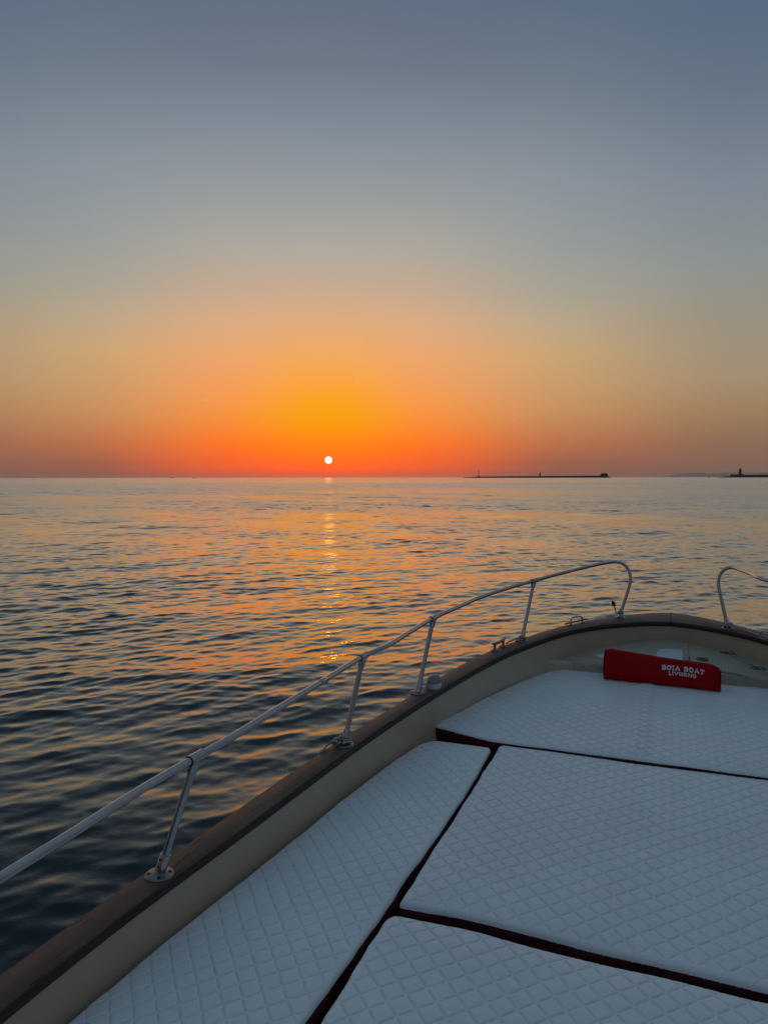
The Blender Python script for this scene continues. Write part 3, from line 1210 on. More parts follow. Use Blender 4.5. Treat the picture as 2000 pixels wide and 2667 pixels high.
def fairlead(c, t, flip=1):
    n = Vector((0, 0, 1))
    s = t.cross(n).normalized() * flip
    mm = MB()
    # base plate with rounded ends
    L, W = 0.086, 0.016
    poly = []
    for k in range(-6, 7):
        a = k / 6 * PI / 2
        poly.append((L - W + W * math.cos(a), W * math.sin(a)))
    for k in range(-6, 7):
        a = PI + k / 6 * PI / 2
        poly.append((-L + W + W * math.cos(a), W * math.sin(a)))
    lo = [c + t * x + s * y - n * 0.003 for x, y in poly]
    hi = [c + t * x + s * y + n * 0.006 for x, y in poly]
    nn = len(poly)
    mm.add(lo + hi, [tuple(range(nn - 1, -1, -1)), tuple(range(nn, 2 * nn))] + [(i, (i + 1) % nn, nn + (i + 1) % nn, nn + i) for i in range(nn)])
    fl = mm.build('fairlead', M['cast'], boat, smooth=False, bevel=0.001)
    for k, off, ln in ((-1, -0.008, 0.066), (1, 0.008, 0.066)):
        pts = [c + t * (0.052 * k) + s * off + n * 0.003, c + t * (0.052 * k) + s * off + n * 0.026, c + t * (0.050 * k) + s * off + n * 0.040,
               c + t * (0.040 * k) + s * off + n * 0.051, c + t * (0.024 * k) + s * off + n * 0.055, c + t * ((0.052 - ln) * k) + s * off + n * 0.057]
        MB().tube(catmull(pts, 24), 0.0058, 12).build('fairlead_horn', M['steel'], fl)
    for k in (-1, 1):
        MB().lathe(c + t * 0.071 * k + n * 0.005, n, [(0.007, 0), (0.007, 0.002), (0.002, 0.0012)], 12).build('plate_screw', M['hole'], fl)
    return fl


fc = PG(1501, 1626)
ft = g_dir(fc.y)
fairlead(fc, ft)
# wear strip on the outer edge beside the fairlead
wc = PG(1500, 1620.5)
mm = MB()
wp = [wc + ft * x + Vector((0, 0, 0.005)) for x in (-0.13, -0.11, 0.11, 0.13)]
mm.tube(wp, [0.003, 0.006, 0.006, 0.003], 8)
mm.build('wear_strip', M['cast'], boat)
fr_c = PG(1996, 1668)
fairlead(fr_c, mirror(ft + Vector((2 * XC - 0, 0, 0))) * 1.0 if False else Vector((-ft.x, ft.y, ft.z)), -1)

# navigation light
nb = PG(1129, 1791)
nd = g_dir(nb.y)
ns = nd.cross(Vector((0, 0, 1))).normalized()
up = Vector((0, 0, 1))


def dome(base, fwd, prof, mat, name, parent, k_len):
    rows = []
    sd = fwd.cross(up).normalized()
    for w, h, sh in prof:
        ring = []
        for j in range(32):
            a = 2 * PI * j / 32
            ca, sa = math.cos(a), math.sin(a)
            # a rounded teardrop: pointed aft, round forward
            lx = w * k_len * (abs(ca) ** 0.85) * (1 if ca > 0 else -1) * (1.0 if ca > 0 else 1.15)
            ly = w * (abs(sa) ** 0.85) * (1 if sa > 0 else -1) * (1 - 0.22 * max(0, -ca))
            ring.append(base + fwd * (lx + sh) + sd * ly + up * h)
        rows.append(ring)
    mm = MB()
    mm.grid(rows, True, True, True)
    return mm.build(name, mat, parent, angle=45)


light = dome(nb, nd, [(0.036, -0.003, 0), (0.038, 0.004, 0), (0.040, 0.018, 0), (0.0405, 0.030, 0), (0.038, 0.031, 0)], M['whiteplastic'], 'navigation_light', boat, 1.12)
dome(nb, nd, [(0.0395, 0.0305, 0), (0.0392, 0.036, 0), (0.037, 0.047, 0.002), (0.032, 0.057, 0.004), (0.024, 0.065, 0.006), (0.013, 0.069, 0.008), (0.004, 0.0705, 0.009)], M['lens'], 'light_lens', light, 1.10)
vw = (Vector((0, 0, CAM_H)) - nb)
vw.z = 0
vw.normalize()
MB().lathe(nb + vw * 0.039 + up * 0.014 - ns * 0.0, vw, [(0.0045, 0), (0.0045, 0.003), (0.002, 0.003)], 12).build('light_screw', M['hole'], light)

# ----------------------------------------------------------------------------
# sun pads
# ----------------------------------------------------------------------------
def interp(pts, v):
    xs = [p[0] for p in pts]
    ys = [p[1] for p in pts]
    return np.interp(v, xs, ys)


def quilt(x, y, org, dx, dy, amp=0.0042):
    """height of the quilted face: puffed diamonds and stitched channels broken at the crossings"""
    wx = x + 0.0030 * np.sin(y * 7.1 + 1.3) + 0.0018 * np.sin(x * 13 + y * 9) + 0.0035 * vnoise(x * 4.1, y * 4.1, 31)
    wy = y + 0.0030 * np.sin(x * 6.3 + 0.4) + 0.0018 * np.sin(x * 17 - y * 5) + 0.0035 * vnoise(x * 4.7, y * 4.7, 32)
    u = (wx - org[0]) / (2 * dx) + (wy - org[1]) / (2 * dy)
    v = (wx - org[0]) / (2 * dx) - (wy - org[1]) / (2 * dy)
    du = np.abs(u - np.round(u))
    dv = np.abs(v - np.round(v))
    dome = np.clip(du * 2, 0, 1) * np.clip(dv * 2, 0, 1)
    puff = 0.78 * (1 - np.exp(-du / 0.026)) * (1 - np.exp(-dv / 0.026)) + 0.22 * dome
    cell = 0.85 + 0.15 * vnoise(np.floor(u) * 1.37, np.floor(v) * 1.91, 4)
    chan_u = np.exp(-(du / 0.027) ** 2) * np.clip((dv - 0.095) / 0.035, 0, 1)
    chan_v = np.exp(-(dv / 0.027) ** 2) * np.clip((du - 0.095) / 0.035, 0, 1)
    return amp * (puff * cell - 1.0) - 0.0050 * np.maximum(chan_u, chan_v)


def sun_pad(y0, y1, xl, xr, org, dq, corners, label, aft_noise=0.004, ztop=PAD_Z, thick=0.105, step=0.0030, ridge=None, edge_r=0.016, yl=None, seed=0, dent=None):
    """xl, xr: lists of (y, x); corners: radii for (aft-left, aft-right, front-left, front-right);
    yl: optional (fore shift) functions for the aft and front edges as lists of (x, dy)"""
    wmax = max(abs(interp(xr, y) - interp(xl, y)) for y in np.linspace(y0, y1, 20))
    nx = int(wmax / step)
    # rows get denser towards the ends so that the corners stay round
    ny = int((y1 - y0) / step)
    e = np.linspace(0, 1, ny)
    Yr = y0 + (y1 - y0) * e
    L = interp(xl, Yr)
    Rr = interp(xr, Yr)
    # rounded corners
    cal, car, cfl, cfr = corners

    def inset(d, r):
        d = np.clip(d, 0, r)
        return r - np.sqrt(np.maximum(0, r * r - (r - d) ** 2))
    L = L + inset(Yr - y0, cal) + inset(y1 - Yr, cfl)
    Rr = Rr - inset(Yr - y0, car) - inset(y1 - Yr, cfr)
    L = L + 0.004 * vnoise(Yr * 5.1, Yr * 0 + 0.3, seed + 1) + 0.002 * vnoise(Yr * 17, Yr * 0, seed + 2)
    Rr = Rr + 0.005 * vnoise(Yr * 4.3, Yr * 0 + 0.7, seed + 3) + 0.002 * vnoise(Yr * 15, Yr * 0, seed + 4)
    k = np.linspace(0, 1, nx)
    X = L[:, None] * (1 - k)[None, :] + Rr[:, None] * k[None, :]
    Y = np.repeat(Yr[:, None], nx, axis=1)
    # wavy aft and front edges
    wa = aft_noise * vnoise(X * 3.7, X * 0 + 0.5, seed + 5) + 0.4 * aft_noise * vnoise(X * 11, X * 0, seed + 6)
    wf = aft_noise * vnoise(X * 3.1, X * 0 + 0.9, seed + 7) + 0.4 * aft_noise * vnoise(X * 9, X * 0, seed + 8)
    if yl is not None:
        wa = wa + interp(yl[0], X)
        wf = wf + interp(yl[1], X)
    Y = Y + wa * (1 - e)[:, None] ** 2 + wf * e[:, None] ** 2
    d = np.minimum(np.minimum((X - L[:, None]), (Rr[:, None] - X)), np.minimum((Yr - y0), (y1 - Yr))[:, None])
    d = np.clip(d, 0, None)
    t = np.clip(1 - d / edge_r, 0, 1)
    drop = edge_r * (1 - np.sqrt(np.maximum(0, 1 - t * t)))
    soft = 0.010 * np.exp(-d / 0.05)
    und = 0.004 * vnoise(X * 1.7, Y * 1.7, seed + 9) + 0.0015 * vnoise(X * 6, Y * 6, seed + 10)
    Z = ztop + 0.004 + quilt(X, Y, org, *dq) * np.clip(d / 0.03, 0.25, 1) - drop - soft + und
    if ridge is not None:
        rx = interp(ridge, Y)
        w = np.exp(-((X - rx) / 0.036) ** 4) * np.clip((d - 0.02) / 0.05, 0, 1)
        Z = Z + w * (0.000 + 0.011 * np.clip(1 + quilt(X, Y, org, *dq) / 0.0042, 0, 1) ** 0.8)
    if dent is not None:
        for (ddx, ddy, rad, amp) in dent:
            q2 = ((X - ddx) / rad) ** 2 + ((Y - ddy) / (rad * 0.45)) ** 2
            Z = Z + amp * np.exp(-q2) * np.cos((Y - ddy) * 60 + (X - ddx) * 25)
    base = Vector((float(X.mean()), float(Y.mean()), ztop - thick))
    t_ = thing('sun_pad', base, label, 'cushion', 'quilted sun pads on the boat')
    V = np.stack([X - base.x, Y - base.y, Z - base.z], -1).reshape(-1, 3)
    idx = np.arange(ny * nx).reshape(ny, nx)
    q = np.stack([idx[:-1, :-1], idx[:-1, 1:], idx[1:, 1:], idx[1:, :-1]], -1).reshape(-1, 4)
    me = np_mesh('quilted_cover', V, q, M['vinyl'])
    o = bpy.data.objects.new('quilted_cover', me)
    COL.objects.link(o)
    o.parent = t_
    # side band in dark cloth, hung from the outline of the cover
    loop = np.concatenate([idx[0, :-1], idx[:-1, -1], idx[-1, :0:-1], idx[:0:-1, 0]])
    loop = loop[::2]
    pts = V[loop] + np.array(tuple(base))
    c = np.array([base.x, base.y, 0])
    rows = []
    n = len(pts)
    tang = np.roll(pts, -2, 0) - np.roll(pts, 2, 0)
    nrm = np.stack([tang[:, 1], -tang[:, 0], np.zeros(n)], -1)
    nrm /= np.maximum(1e-6, np.linalg.norm(nrm, axis=1))[:, None]
    s = np.cumsum(np.linalg.norm(tang, axis=1)) / 4
    for f, bulge in ((0.0, -0.0035), (0.04, 0.0015), (0.09, 0.003), (0.3, 0.0065), (0.55, 0.007), (0.8, 0.004), (0.97, -0.004), (1.0, -0.012)):
        z = pts[:, 2] * (1 - f) + (ztop - thick) * f
        wv = 0.0025 * np.sin(s * 23 + f * 4) * (f > 0.05) * (f < 0.95)
        pp = pts + nrm * (bulge + wv)[:, None]
        pp[:, 2] = z + (0.001 if f == 0 else 0)
        rows.append([tuple(r) for r in pp])
    MB().grid(rows[::-1], True).build('side_band', M['maroon'], t_, angle=60)
    return t_


def face_x(y, inset=0.006):
    return XC - half_width(y) + inset


ys = np.linspace(0.75, 3.60, 24)
left_edge = [(float(y), face_x(float(y), 0.024)) for y in ys]
# cut-off front corner of the port pad
left_edge = [(y, x) for y, x in left_edge if y < 3.15] + [(3.30, face_x(3.30, 0.022)), (3.42, face_x(3.42, 0.022)), (3.52, -1.165), (3.58, -1.135), (3.62, -1.105)]
sun_pad(0.75, 3.62, left_edge, [(0.7, -0.848), (1.6, -0.832), (2.1, -0.812), (2.5, -0.800), (3.0, -0.792), (3.62, -0.802)],
        (-1.225, 1.938), (0.0366, 0.0413), (0.03, 0.03, 0.05, 0.03),
        'long quilted white sun pad beside the port bulwark, left of the centre pads', seed=20)
sun_pad(0.75, 2.104, [(0.7, -0.792), (1.6, -0.790), (2.1, -0.788)], [(0.7, 0.84), (2.1, 0.84)], (-0.646, 1.895), (0.0391, 0.0418), (0.03, 0.03, 0.05, 0.04),
        'white quilted sun pad nearest the viewer, cut off by the bottom edge', seed=40, aft_noise=0.004,
        yl=([(-1, 0), (1, 0)], [(-0.8, -0.002), (-0.5, 0.004), (-0.3, -0.006), (0.2, -0.012), (0.9, -0.012)]))
sun_pad(2.162, 3.668, [(2.1, -0.780), (2.8, -0.776), (3.7, -0.776)], [(2.1, 0.84), (3.7, 0.84)], (-0.414, 2.654), (0.0394, 0.0440), (0.015, 0.03, 0.04, 0.04),
        'large white quilted sun pad in the middle, just behind the forward pad', seed=60, aft_noise=0.004,
        yl=([(-0.8, 0.0), (-0.6, 0.012), (-0.3, 0.0), (0.3, -0.022), (0.9, -0.022)], [(-0.8, 0.0), (-0.4, -0.006), (0.4, -0.016), (0.9, -0.016)]),
        dent=[(-0.60, 2.42, 0.06, 0.004)])
fl = [(3.67, -1.175), (3.82, -1.168), (4.0, -1.145), (4.32, -1.042), (4.65, -0.945), (4.98, -0.822), (5.17, -0.775), (5.26, -0.745)]
fl = [(y, max(x, face_x(y))) for y, x in fl]
frr = [(y, 2 * XC - x) for y, x in fl]
rp = [(P(1669, 1969, PAD_Z).y, P(1669, 1969, PAD_Z).x), (P(1684, 1800, PAD_Z).y, P(1684, 1800, PAD_Z).x)]
rp = [(3.0, rp[0][1] - 0.0)] + rp + [(5.5, rp[1][1])]
sun_pad(3.675, 5.22, fl, frr, (rp[1][1] - 0.0395, 3.70 + 0.02), (0.0395, 0.0430), (0.012, 0.012, 0.05, 0.05),
        'wide white quilted sun pad at the bow, with the red towel on it', seed=80, ridge=rp, aft_noise=0.004, edge_r=0.010, ztop=PAD_Z + 0.018,
        yl=([(-1.2, 0.115), (-1.0, 0.050), (-0.82, 0.0), (-0.2, -0.005), (0.5, -0.02), (1.3, -0.02)], [(-0.9, 0.02), (-0.5, -0.0), (0.4, 0.0), (1.0, 0.02)]))
right_edge = [(y, 2 * XC - x) for y, x in left_edge]
sun_pad(0.75, 3.60, [(0.7, 0.872), (3.7, 0.872)], right_edge, (1.30, 1.94), (0.0366, 0.0413), (0.03, 0.03, 0.04, 0.05),
        'long quilted white sun pad beside the starboard bulwark, outside the right edge', seed=100, step=0.012)

# ----------------------------------------------------------------------------
# red towel roll with the name of the boat
# ----------------------------------------------------------------------------
TA = P(1571, 1770, PAD_Z + 0.019)
TB = P(1876, 1804, PAD_Z + 0.019)
tw_dir = (TB - TA).normalized()
tw_n = Vector((tw_dir.y, -tw_dir.x, 0))           # towards the viewer
tw_len = (TB - TA).length
towel = thing('beach_towel', ((TA + TB) / 2), 'bright red folded towel roll with white lettering lying on the forward pad', 'towel')


def towel_pt(s, a, grow=0.0):
    """s 0..1 along the roll, a = angle round the section (0 = facing viewer, 90 deg = top)"""
    H = 0.094 * (1 - s) + 0.074 * s + grow         # half height
    W = 0.080 * (1 - s) + 0.070 * s + grow
    H += 0.0015 * math.sin(s * 7 + 1)
    ca, sa = math.cos(a), math.sin(a)
    e = 0.80
    x = (abs(ca) ** e) * (1 if ca > 0 else -1)
    z = (abs(sa) ** e) * (1 if sa > 0 else -1)
    base = TA + tw_dir * (tw_len * s) - tw_n * (0.055)
    lean = -0.18 * (z * H)                          # leans back
    sag = 0.0022 * math.sin(s * 9 + a * 2) + 0.0008 * math.sin(s * 29 + a * 5)
    p = base + tw_n * (x * (W + sag) + lean) + Vector((0, 0, H + z * (H + sag * 0.3)))
    return p


def towel_layer(s0, s1, grow, n=60, wob=0.0, inner=0.25):
    ang = [2 * PI * j / 64 for j in range(64)]
    rows = []
    for sh in (0.8, 0.45, 0.12, 0.02):              # closed, slightly dished ends
        rows.append([towel_pt(s0, a).lerp(sum((towel_pt(s0, b) for b in ang[::8]), Vector()) / 8, sh) + tw_dir * (0.008 * sh) for a in ang])
    for i in range(n + 1):
        s = s0 + (s1 - s0) * i / n
        de = min(s - s0, s1 - s) * tw_len
        w = 0.006 - 0.020 * (1 - math.sqrt(max(0.0, 1 - (1 - min(1.0, de / 0.030)) ** 2)))
        rows.append([towel_pt(s + wob * 0.004 * math.sin(a * 5) * (1 if i in (0, n) else 0), a, grow - 0.004 + w * 0.8) for a in ang])
    for sh in (0.02, 0.12, 0.45, 0.8):
        rows.append([towel_pt(s1, a).lerp(sum((towel_pt(s1, b) for b in ang[::8]), Vector()) / 8, sh) - tw_dir * (0.008 * sh) for a in ang])
    return MB().grid(rows[::-1], True, True, True)


towel_layer(0.0, 0.955, 0.0, 70, 1.0).build('outer_wrap', M['towel'], towel, angle=60)
towel_layer(0.03, 1.0, -0.006, 40).build('inner_fold', M['towel'], towel, angle=60)
# free edge of the wrap along the top
pts = [towel_pt(s, math.radians(66) + 0.05 * math.sin(s * 7), 0.001) for s in np.linspace(0.02, 0.95, 50)]
MB().tube(pts, 0.0032, 8).build('hem', M['towel'], towel, angle=180)

# lettering, drawn as slab-serif strokes on a 0..1 grid
def arc(cx, cy, rx, ry, a0, a1, n=14):
    return [(cx + rx * math.cos(math.radians(a0 + (a1 - a0) * i / n)), cy + ry * math.sin(math.radians(a0 + (a1 - a0) * i / n))) for i in range(n + 1)]


T_, t_n = 0.145, 0.085
GL = {
    'B': (0.78, [([(0.16, 0), (0.16, 1)], T_), ([(0.0, 0.04), (0.45, 0.04)], t_n), ([(0.0, 0.96), (0.42, 0.96)], t_n), ([(0.16, 0.52), (0.42, 0.52)], t_n),
                 (arc(0.40, 0.74, 0.24, 0.22, 90, -90), 0.14), (arc(0.43, 0.28, 0.28, 0.24, 90, -90), 0.15)]),
    'O': (0.90, [(arc(0.42, 0.5, 0.36, 0.46, 0, 360, 28), 0.16)]),
    'I': (0.46, [([(0.21, 0), (0.21, 1)], T_), ([(0.0, 0.04), (0.42, 0.04)], t_n), ([(0.0, 0.96), (0.42, 0.96)], t_n)]),
    'A': (0.94, [([(0.12, 0), (0.44, 1)], 0.10), ([(0.44, 1), (0.78, 0)], T_), ([(0.24, 0.34), (0.62, 0.34)], t_n), ([(0.0, 0.04), (0.28, 0.04)], t_n), ([(0.60, 0.04), (0.94, 0.04)], t_n)]),
    'T': (0.80, [([(0.38, 0), (0.38, 1)], T_), ([(0.0, 0.95), (0.76, 0.95)], t_n), ([(0.04, 0.72), (0.04, 1)], 0.09), ([(0.72, 0.72), (0.72, 1)], 0.09), ([(0.20, 0.04), (0.56, 0.04)], t_n)]),
    'L': (0.70, [([(0.18, 0), (0.18, 1)], T_), ([(0.0, 0.04), (0.64, 0.04)], t_n), ([(0.0, 0.96), (0.38, 0.96)], t_n), ([(0.62, 0), (0.62, 0.30)], 0.09)]),
    'V': (0.92, [([(0.14, 1), (0.46, 0)], T_), ([(0.46, 0), (0.76, 1)], 0.10), ([(0.0, 0.96), (0.32, 0.96)], t_n), ([(0.60, 0.96), (0.92, 0.96)], t_n)]),
    'R': (0.88, [([(0.16, 0), (0.16, 1)], T_), ([(0.0, 0.04), (0.34, 0.04)], t_n), ([(0.0, 0.96), (0.42, 0.96)], t_n), ([(0.16, 0.48), (0.42, 0.48)], t_n),
                 (arc(0.40, 0.72, 0.26, 0.24, 90, -90), 0.14), ([(0.42, 0.48), (0.74, 0.02)], 0.15), ([(0.66, 0.04), (0.88, 0.04)], t_n)]),
    'N': (0.94, [([(0.14, 0), (0.14, 1)], 0.10), ([(0.16, 1), (0.76, 0)], T_), ([(0.78, 0), (0.78, 1)], 0.10), ([(0.0, 0.04), (0.28, 0.04)], t_n), ([(0.0, 0.96), (0.22, 0.96)], t_n), ([(0.62, 0.96), (0.94, 0.96)], t_n)]),
    ' ': (0.42, []),
}


def on_towel(sx, hy, lift):
    """sx: metres from the left end, hy: height fraction 0..1 of the front face"""
    s = sx / tw_len
    lo, hi = math.radians(-50), math.radians(55)
    a = lo + (hi - lo) * hy
    return towel_pt(s, a, lift)


# the front face maps height fraction -> world height, so invert it numerically once
HS = [(h, on_towel(0.45 * tw_len, h, 0.0).z - TA.z) for h in np.linspace(0, 1, 80)]


def frac_for(z):
    return float(np.interp(z, [q[1] for q in HS], [q[0] for q in HS]))


def letters(text, x0, x1, zb, hgt, arch, name):
    tot = sum(GL[c][0] for c in text) + 0.10 * (len(text) - 1)
    k = (x1 - x0) / tot
    mm = MB()
    x = x0

    def put(u, v, lift):
        X = x0 + (u) * k
        q = (X - x0) / (x1 - x0) * 2 - 1
        z = zb + v * hgt + arch * (1 - q * q)
        return on_towel(X, frac_for(z), lift)
    u0 = 0.0
    for ch in text:
        w, strokes = GL[ch]
        for line, th in strokes:
            # stroke as a ribbon with some body
            n = len(line)
            ra, rb = [], []
            for i, (a, b) in enumerate(line):
                pa = line[max(0, i - 1)]
                pb = line[min(n - 1, i + 1)]
                if pa == pb:
                    pa = line[-2]
                dx, dy = pb[0] - pa[0], pb[1] - pa[1]
                ll = math.hypot(dx, dy) or 1
                nx, ny = -dy / ll * th / 2, dx / ll * th / 2
                ra.append((u0 + a + nx, b + ny))
                rb.append((u0 + a - nx, b - ny))
            rows = [[put(*ra[i], 0.0005), put(*ra[i], 0.0062), put(*rb[i], 0.0062), put(*rb[i], 0.0005)] for i in range(n)]
            mm.grid(rows, True, True, True)
        u0 += w + 0.10
    return mm.build(name, M['print'], towel, smooth=False)


def towel_x(px, py):
    """metres from the left end for a point seen on the towel's front"""
    best = min(np.linspace(0, 1, 400), key=lambda s: abs((lambda q: q)(project(towel_pt(float(s), 0.2))[0]) - px))
    return float(best) * tw_len


def project(p):
    d = Vector(p) - Vector((0, 0, CAM_H))
    X, Y, Zc = d.dot(rt2), d.dot(up2), d.dot(fw)
    return (CX + FPX * X / Zc, CY - FPX * Y / Zc)


xa, xb = towel_x(1722, 0), towel_x(1834, 0)
xc_, xd = towel_x(1740, 0), towel_x(1813, 0)
letters('BOIA BOAT', xa, xb, 0.109, 0.022, 0.006, 'lettering')
letters('LIVORNO', xc_, xd, 0.082, 0.018, 0.004, 'lettering')

# ----------------------------------------------------------------------------
# ropes
# ----------------------------------------------------------------------------
def helix(c, ax, r, h0, h1, turns, ph=0.0, n=16):
    ax = ax.normalized()
    f = Vector((0, 1, 0)) if abs(ax.y) < 0.9 else Vector((1, 0, 0))
    f = (f - ax * f.dot(ax)).normalized()
    s = ax.cross(f)
    N = int(n * turns)
    return [c + ax * (h0 + (h1 - h0) * i / N) + (f * math.cos(ph + 2 * PI * turns * i / N) + s * math.sin(ph + 2 * PI * turns * i / N)) * r for i in range(N + 1)]


# white rope knotted round the second stanchion, tail over the side
B, T = ST[1]
ax = (T - B).normalized()
gd = g_dir(B.y)
od = Vector((-gd.y, gd.x, 0)).normalized()         # outboard
rope = thing('mooring_rope', B, 'white braided rope knotted around the stanchion foot, its tail going overboard', 'rope')
wrap = helix(B, ax, 0.0225, 0.018, 0.040, 2.0, 0.5)
k0 = P(868, 1934, B.z + 0.025)
knot = []
rr_ = random.Random(5)
kd = (k0 - wrap[-1])
for i in range(44):
    f = i / 43
    c = wrap[-1].lerp(k0, min(1, f * 1.05))
    a = i * 0.95
    r = 0.011 + 0.003 * math.sin(i * 0.7)
    knot.append(c + Vector((math.cos(a) * r * 0.7, math.cos(a + 1.0) * r, math.sin(a) * r)))
tailp = [P(854, 1940, B.z + 0.012), P(849, 1945, B.z + 0.006), P(845, 1951, B.z + 0.004), P(838, 1957, B.z + 0.002)]
e_ = tailp[-1]
tailp += [e_ + od * 0.012 + Vector((0, -0.01, -0.02)), e_ + od * 0.014 + Vector((0, -0.012, -0.12)), e_ + od * 0.014 + Vector((0, -0.012, -0.5))]
MB().tube(catmull(wrap + knot[2:], 300), 0.0052, 10).build('knot', M['rope'], rope, angle=180)
MB().tube(catmull([knot[-1]] + tailp, 60), 0.0045, 10).build('rope_tail', M['rope'], rope, angle=180)

# short lashing at the fourth stanchion
B, T = ST[3]
ax = (T - B).normalized()
w = helix(B, ax, 0.0215, 0.016, 0.026, 1.3, 2.6)
tl = [P(1345, 1663, B.z + 0.02), P(1333, 1668, B.z + 0.02), P(1325, 1671, B.z + 0.012), P(1318, 1676, B.z + 0.006)]
r_ = MB().tube(catmull(w + tl, 120), 0.0055, 10).build('lashing_rope', M['rope'], None, angle=180, loc=B)
tag(r_, 'short grey lashing around the stanchion foot next to the cleat', 'rope')

# rope with a taped end standing up at the port bow loop
ax = (Lp[-1] - BL).normalized()
rope2 = thing('taped_rope', BL, 'rope end with black tape sticking up beside the left bow loop', 'rope')
w = helix(BL, ax, 0.0205, 0.030, 0.045, 1.6, 0.0)
yb = BL.y - 0.01


def at_y(px, py, y):
    r = ray(px, py)
    k = y / r.y
    return Vector((r.x * k, r.y * k, CAM_H + r.z * k))


stand = [at_y(1606, 1598, yb), at_y(1602, 1590, yb), at_y(1600, 1582, yb), at_y(1599, 1576, yb)]
MB().tube(catmull(w + stand, 120), 0.0050, 10).build('rope_lashing', M['rope'], rope2, angle=180)
blk = [at_y(1600, 1579, yb), at_y(1598, 1575, yb), at_y(1596.5, 1571, yb), at_y(1595, 1568, yb), at_y(1594.5, 1565, yb)]
MB().tube(catmull(blk, 18), [0.008 + 0.008 * math.sin(PI * (i / 17) ** 0.8) * (0.85 + 0.15 * math.sin(i * 2.3)) for i in range(18)], 9).build('taped_end', M['tape'], rope2, angle=180)

# line from the starboard bow loop along the gunwale
ax = (Rp[0] - BR).normalized()
rope3 = thing('bow_line', BR, 'grey line hitched round the right bow loop and led aft along the gunwale', 'rope')
w = helix(BR, ax, 0.0215, 0.020, 0.040, 2.2, 1.0)
ln = [PG(1912, 1634, 0.02), PG(1936, 1639, 0.014), PG(1960, 1649, 0.010), PG(1985, 1658, 0.009), PG(2000, 1664, 0.012)]
e_ = ln[-1]
ln += [e_ + Vector((0.08, -0.14, 0.01)), e_ + Vector((0.16, -0.34, -0.006)), e_ + Vector((0.22, -0.55, -0.01))]
MB().tube(catmull(w + ln, 200), 0.0055, 10).build('line', M['rope'], rope3, angle=180)
kn = helix(PG(1903, 1627, 0.03), Vector((0.4, -0.3, 0.8)), 0.011, -0.012, 0.012, 2.5, 0.4)
MB().tube(kn, 0.0052, 9).build('hitch', M['rope'], rope3, angle=180)

# rope lying along the edge of the foredeck
ed = [(1866, 1746), (1884, 1750), (1905, 1752), (1930, 1757), (1950, 1762), (1975, 1768), (2000, 1772)]
pts = [deck_pt(x, y, 0.006) for x, y in ed]
e_ = pts[-1]
pts += [e_ + Vector((0.12, 0.0, 0.0)), e_ + Vector((0.22, 0.06, -0.002))]
r_ = MB().tube(smooth_pts(catmull(pts, 120), 3), 0.0058, 10).build('deck_rope', M['rope'], None, angle=180, loc=pts[0])
tag(r_, 'thin rope lying along the foredeck edge right of the red towel', 'rope')
# elastic cord through the pad eyes
cpts = [deck_pt(1858, 1691, 0.003), deck_pt(1875, 1696, 0.004), eyes[0] + Vector((0, 0, 0.012)), deck_pt(1930, 1720, 0.003), eyes[1] + Vector((0, 0, 0.012)), deck_pt(2000, 1755, 0.004)]
e_ = cpts[-1]
cpts += [e_ + Vector((0.10, -0.08, 0.0))]
r_ = MB().tube(catmull(cpts, 80), 0.004, 8).build('elastic_cord', M['rope'], None, angle=180, loc=cpts[0])
tag(r_, 'thin pale cord threaded through two pad eyes on the foredeck', 'cord')

# ----------------------------------------------------------------------------
# far away: breakwaters, towers, boats, buoy, hills
# ----------------------------------------------------------------------------
D = 2500.0
PX = D / FPX


def far_frame(px):
    """ground point on the water at distance D for a column, with its right and away vectors"""
    r = ray(px, 1243)
    h = Vector((r.x, r.y, 0)).normalized()
    cosr = h.dot(Vector((fw.x, fw.y, 0)).normalized())
    p = h * (D / cosr)
    away = Vector((fw.x, fw.y, 0)).normalized()
    return Vector((p.x, p.y, 0)), Vector((away.y, -away.x, 0)), away


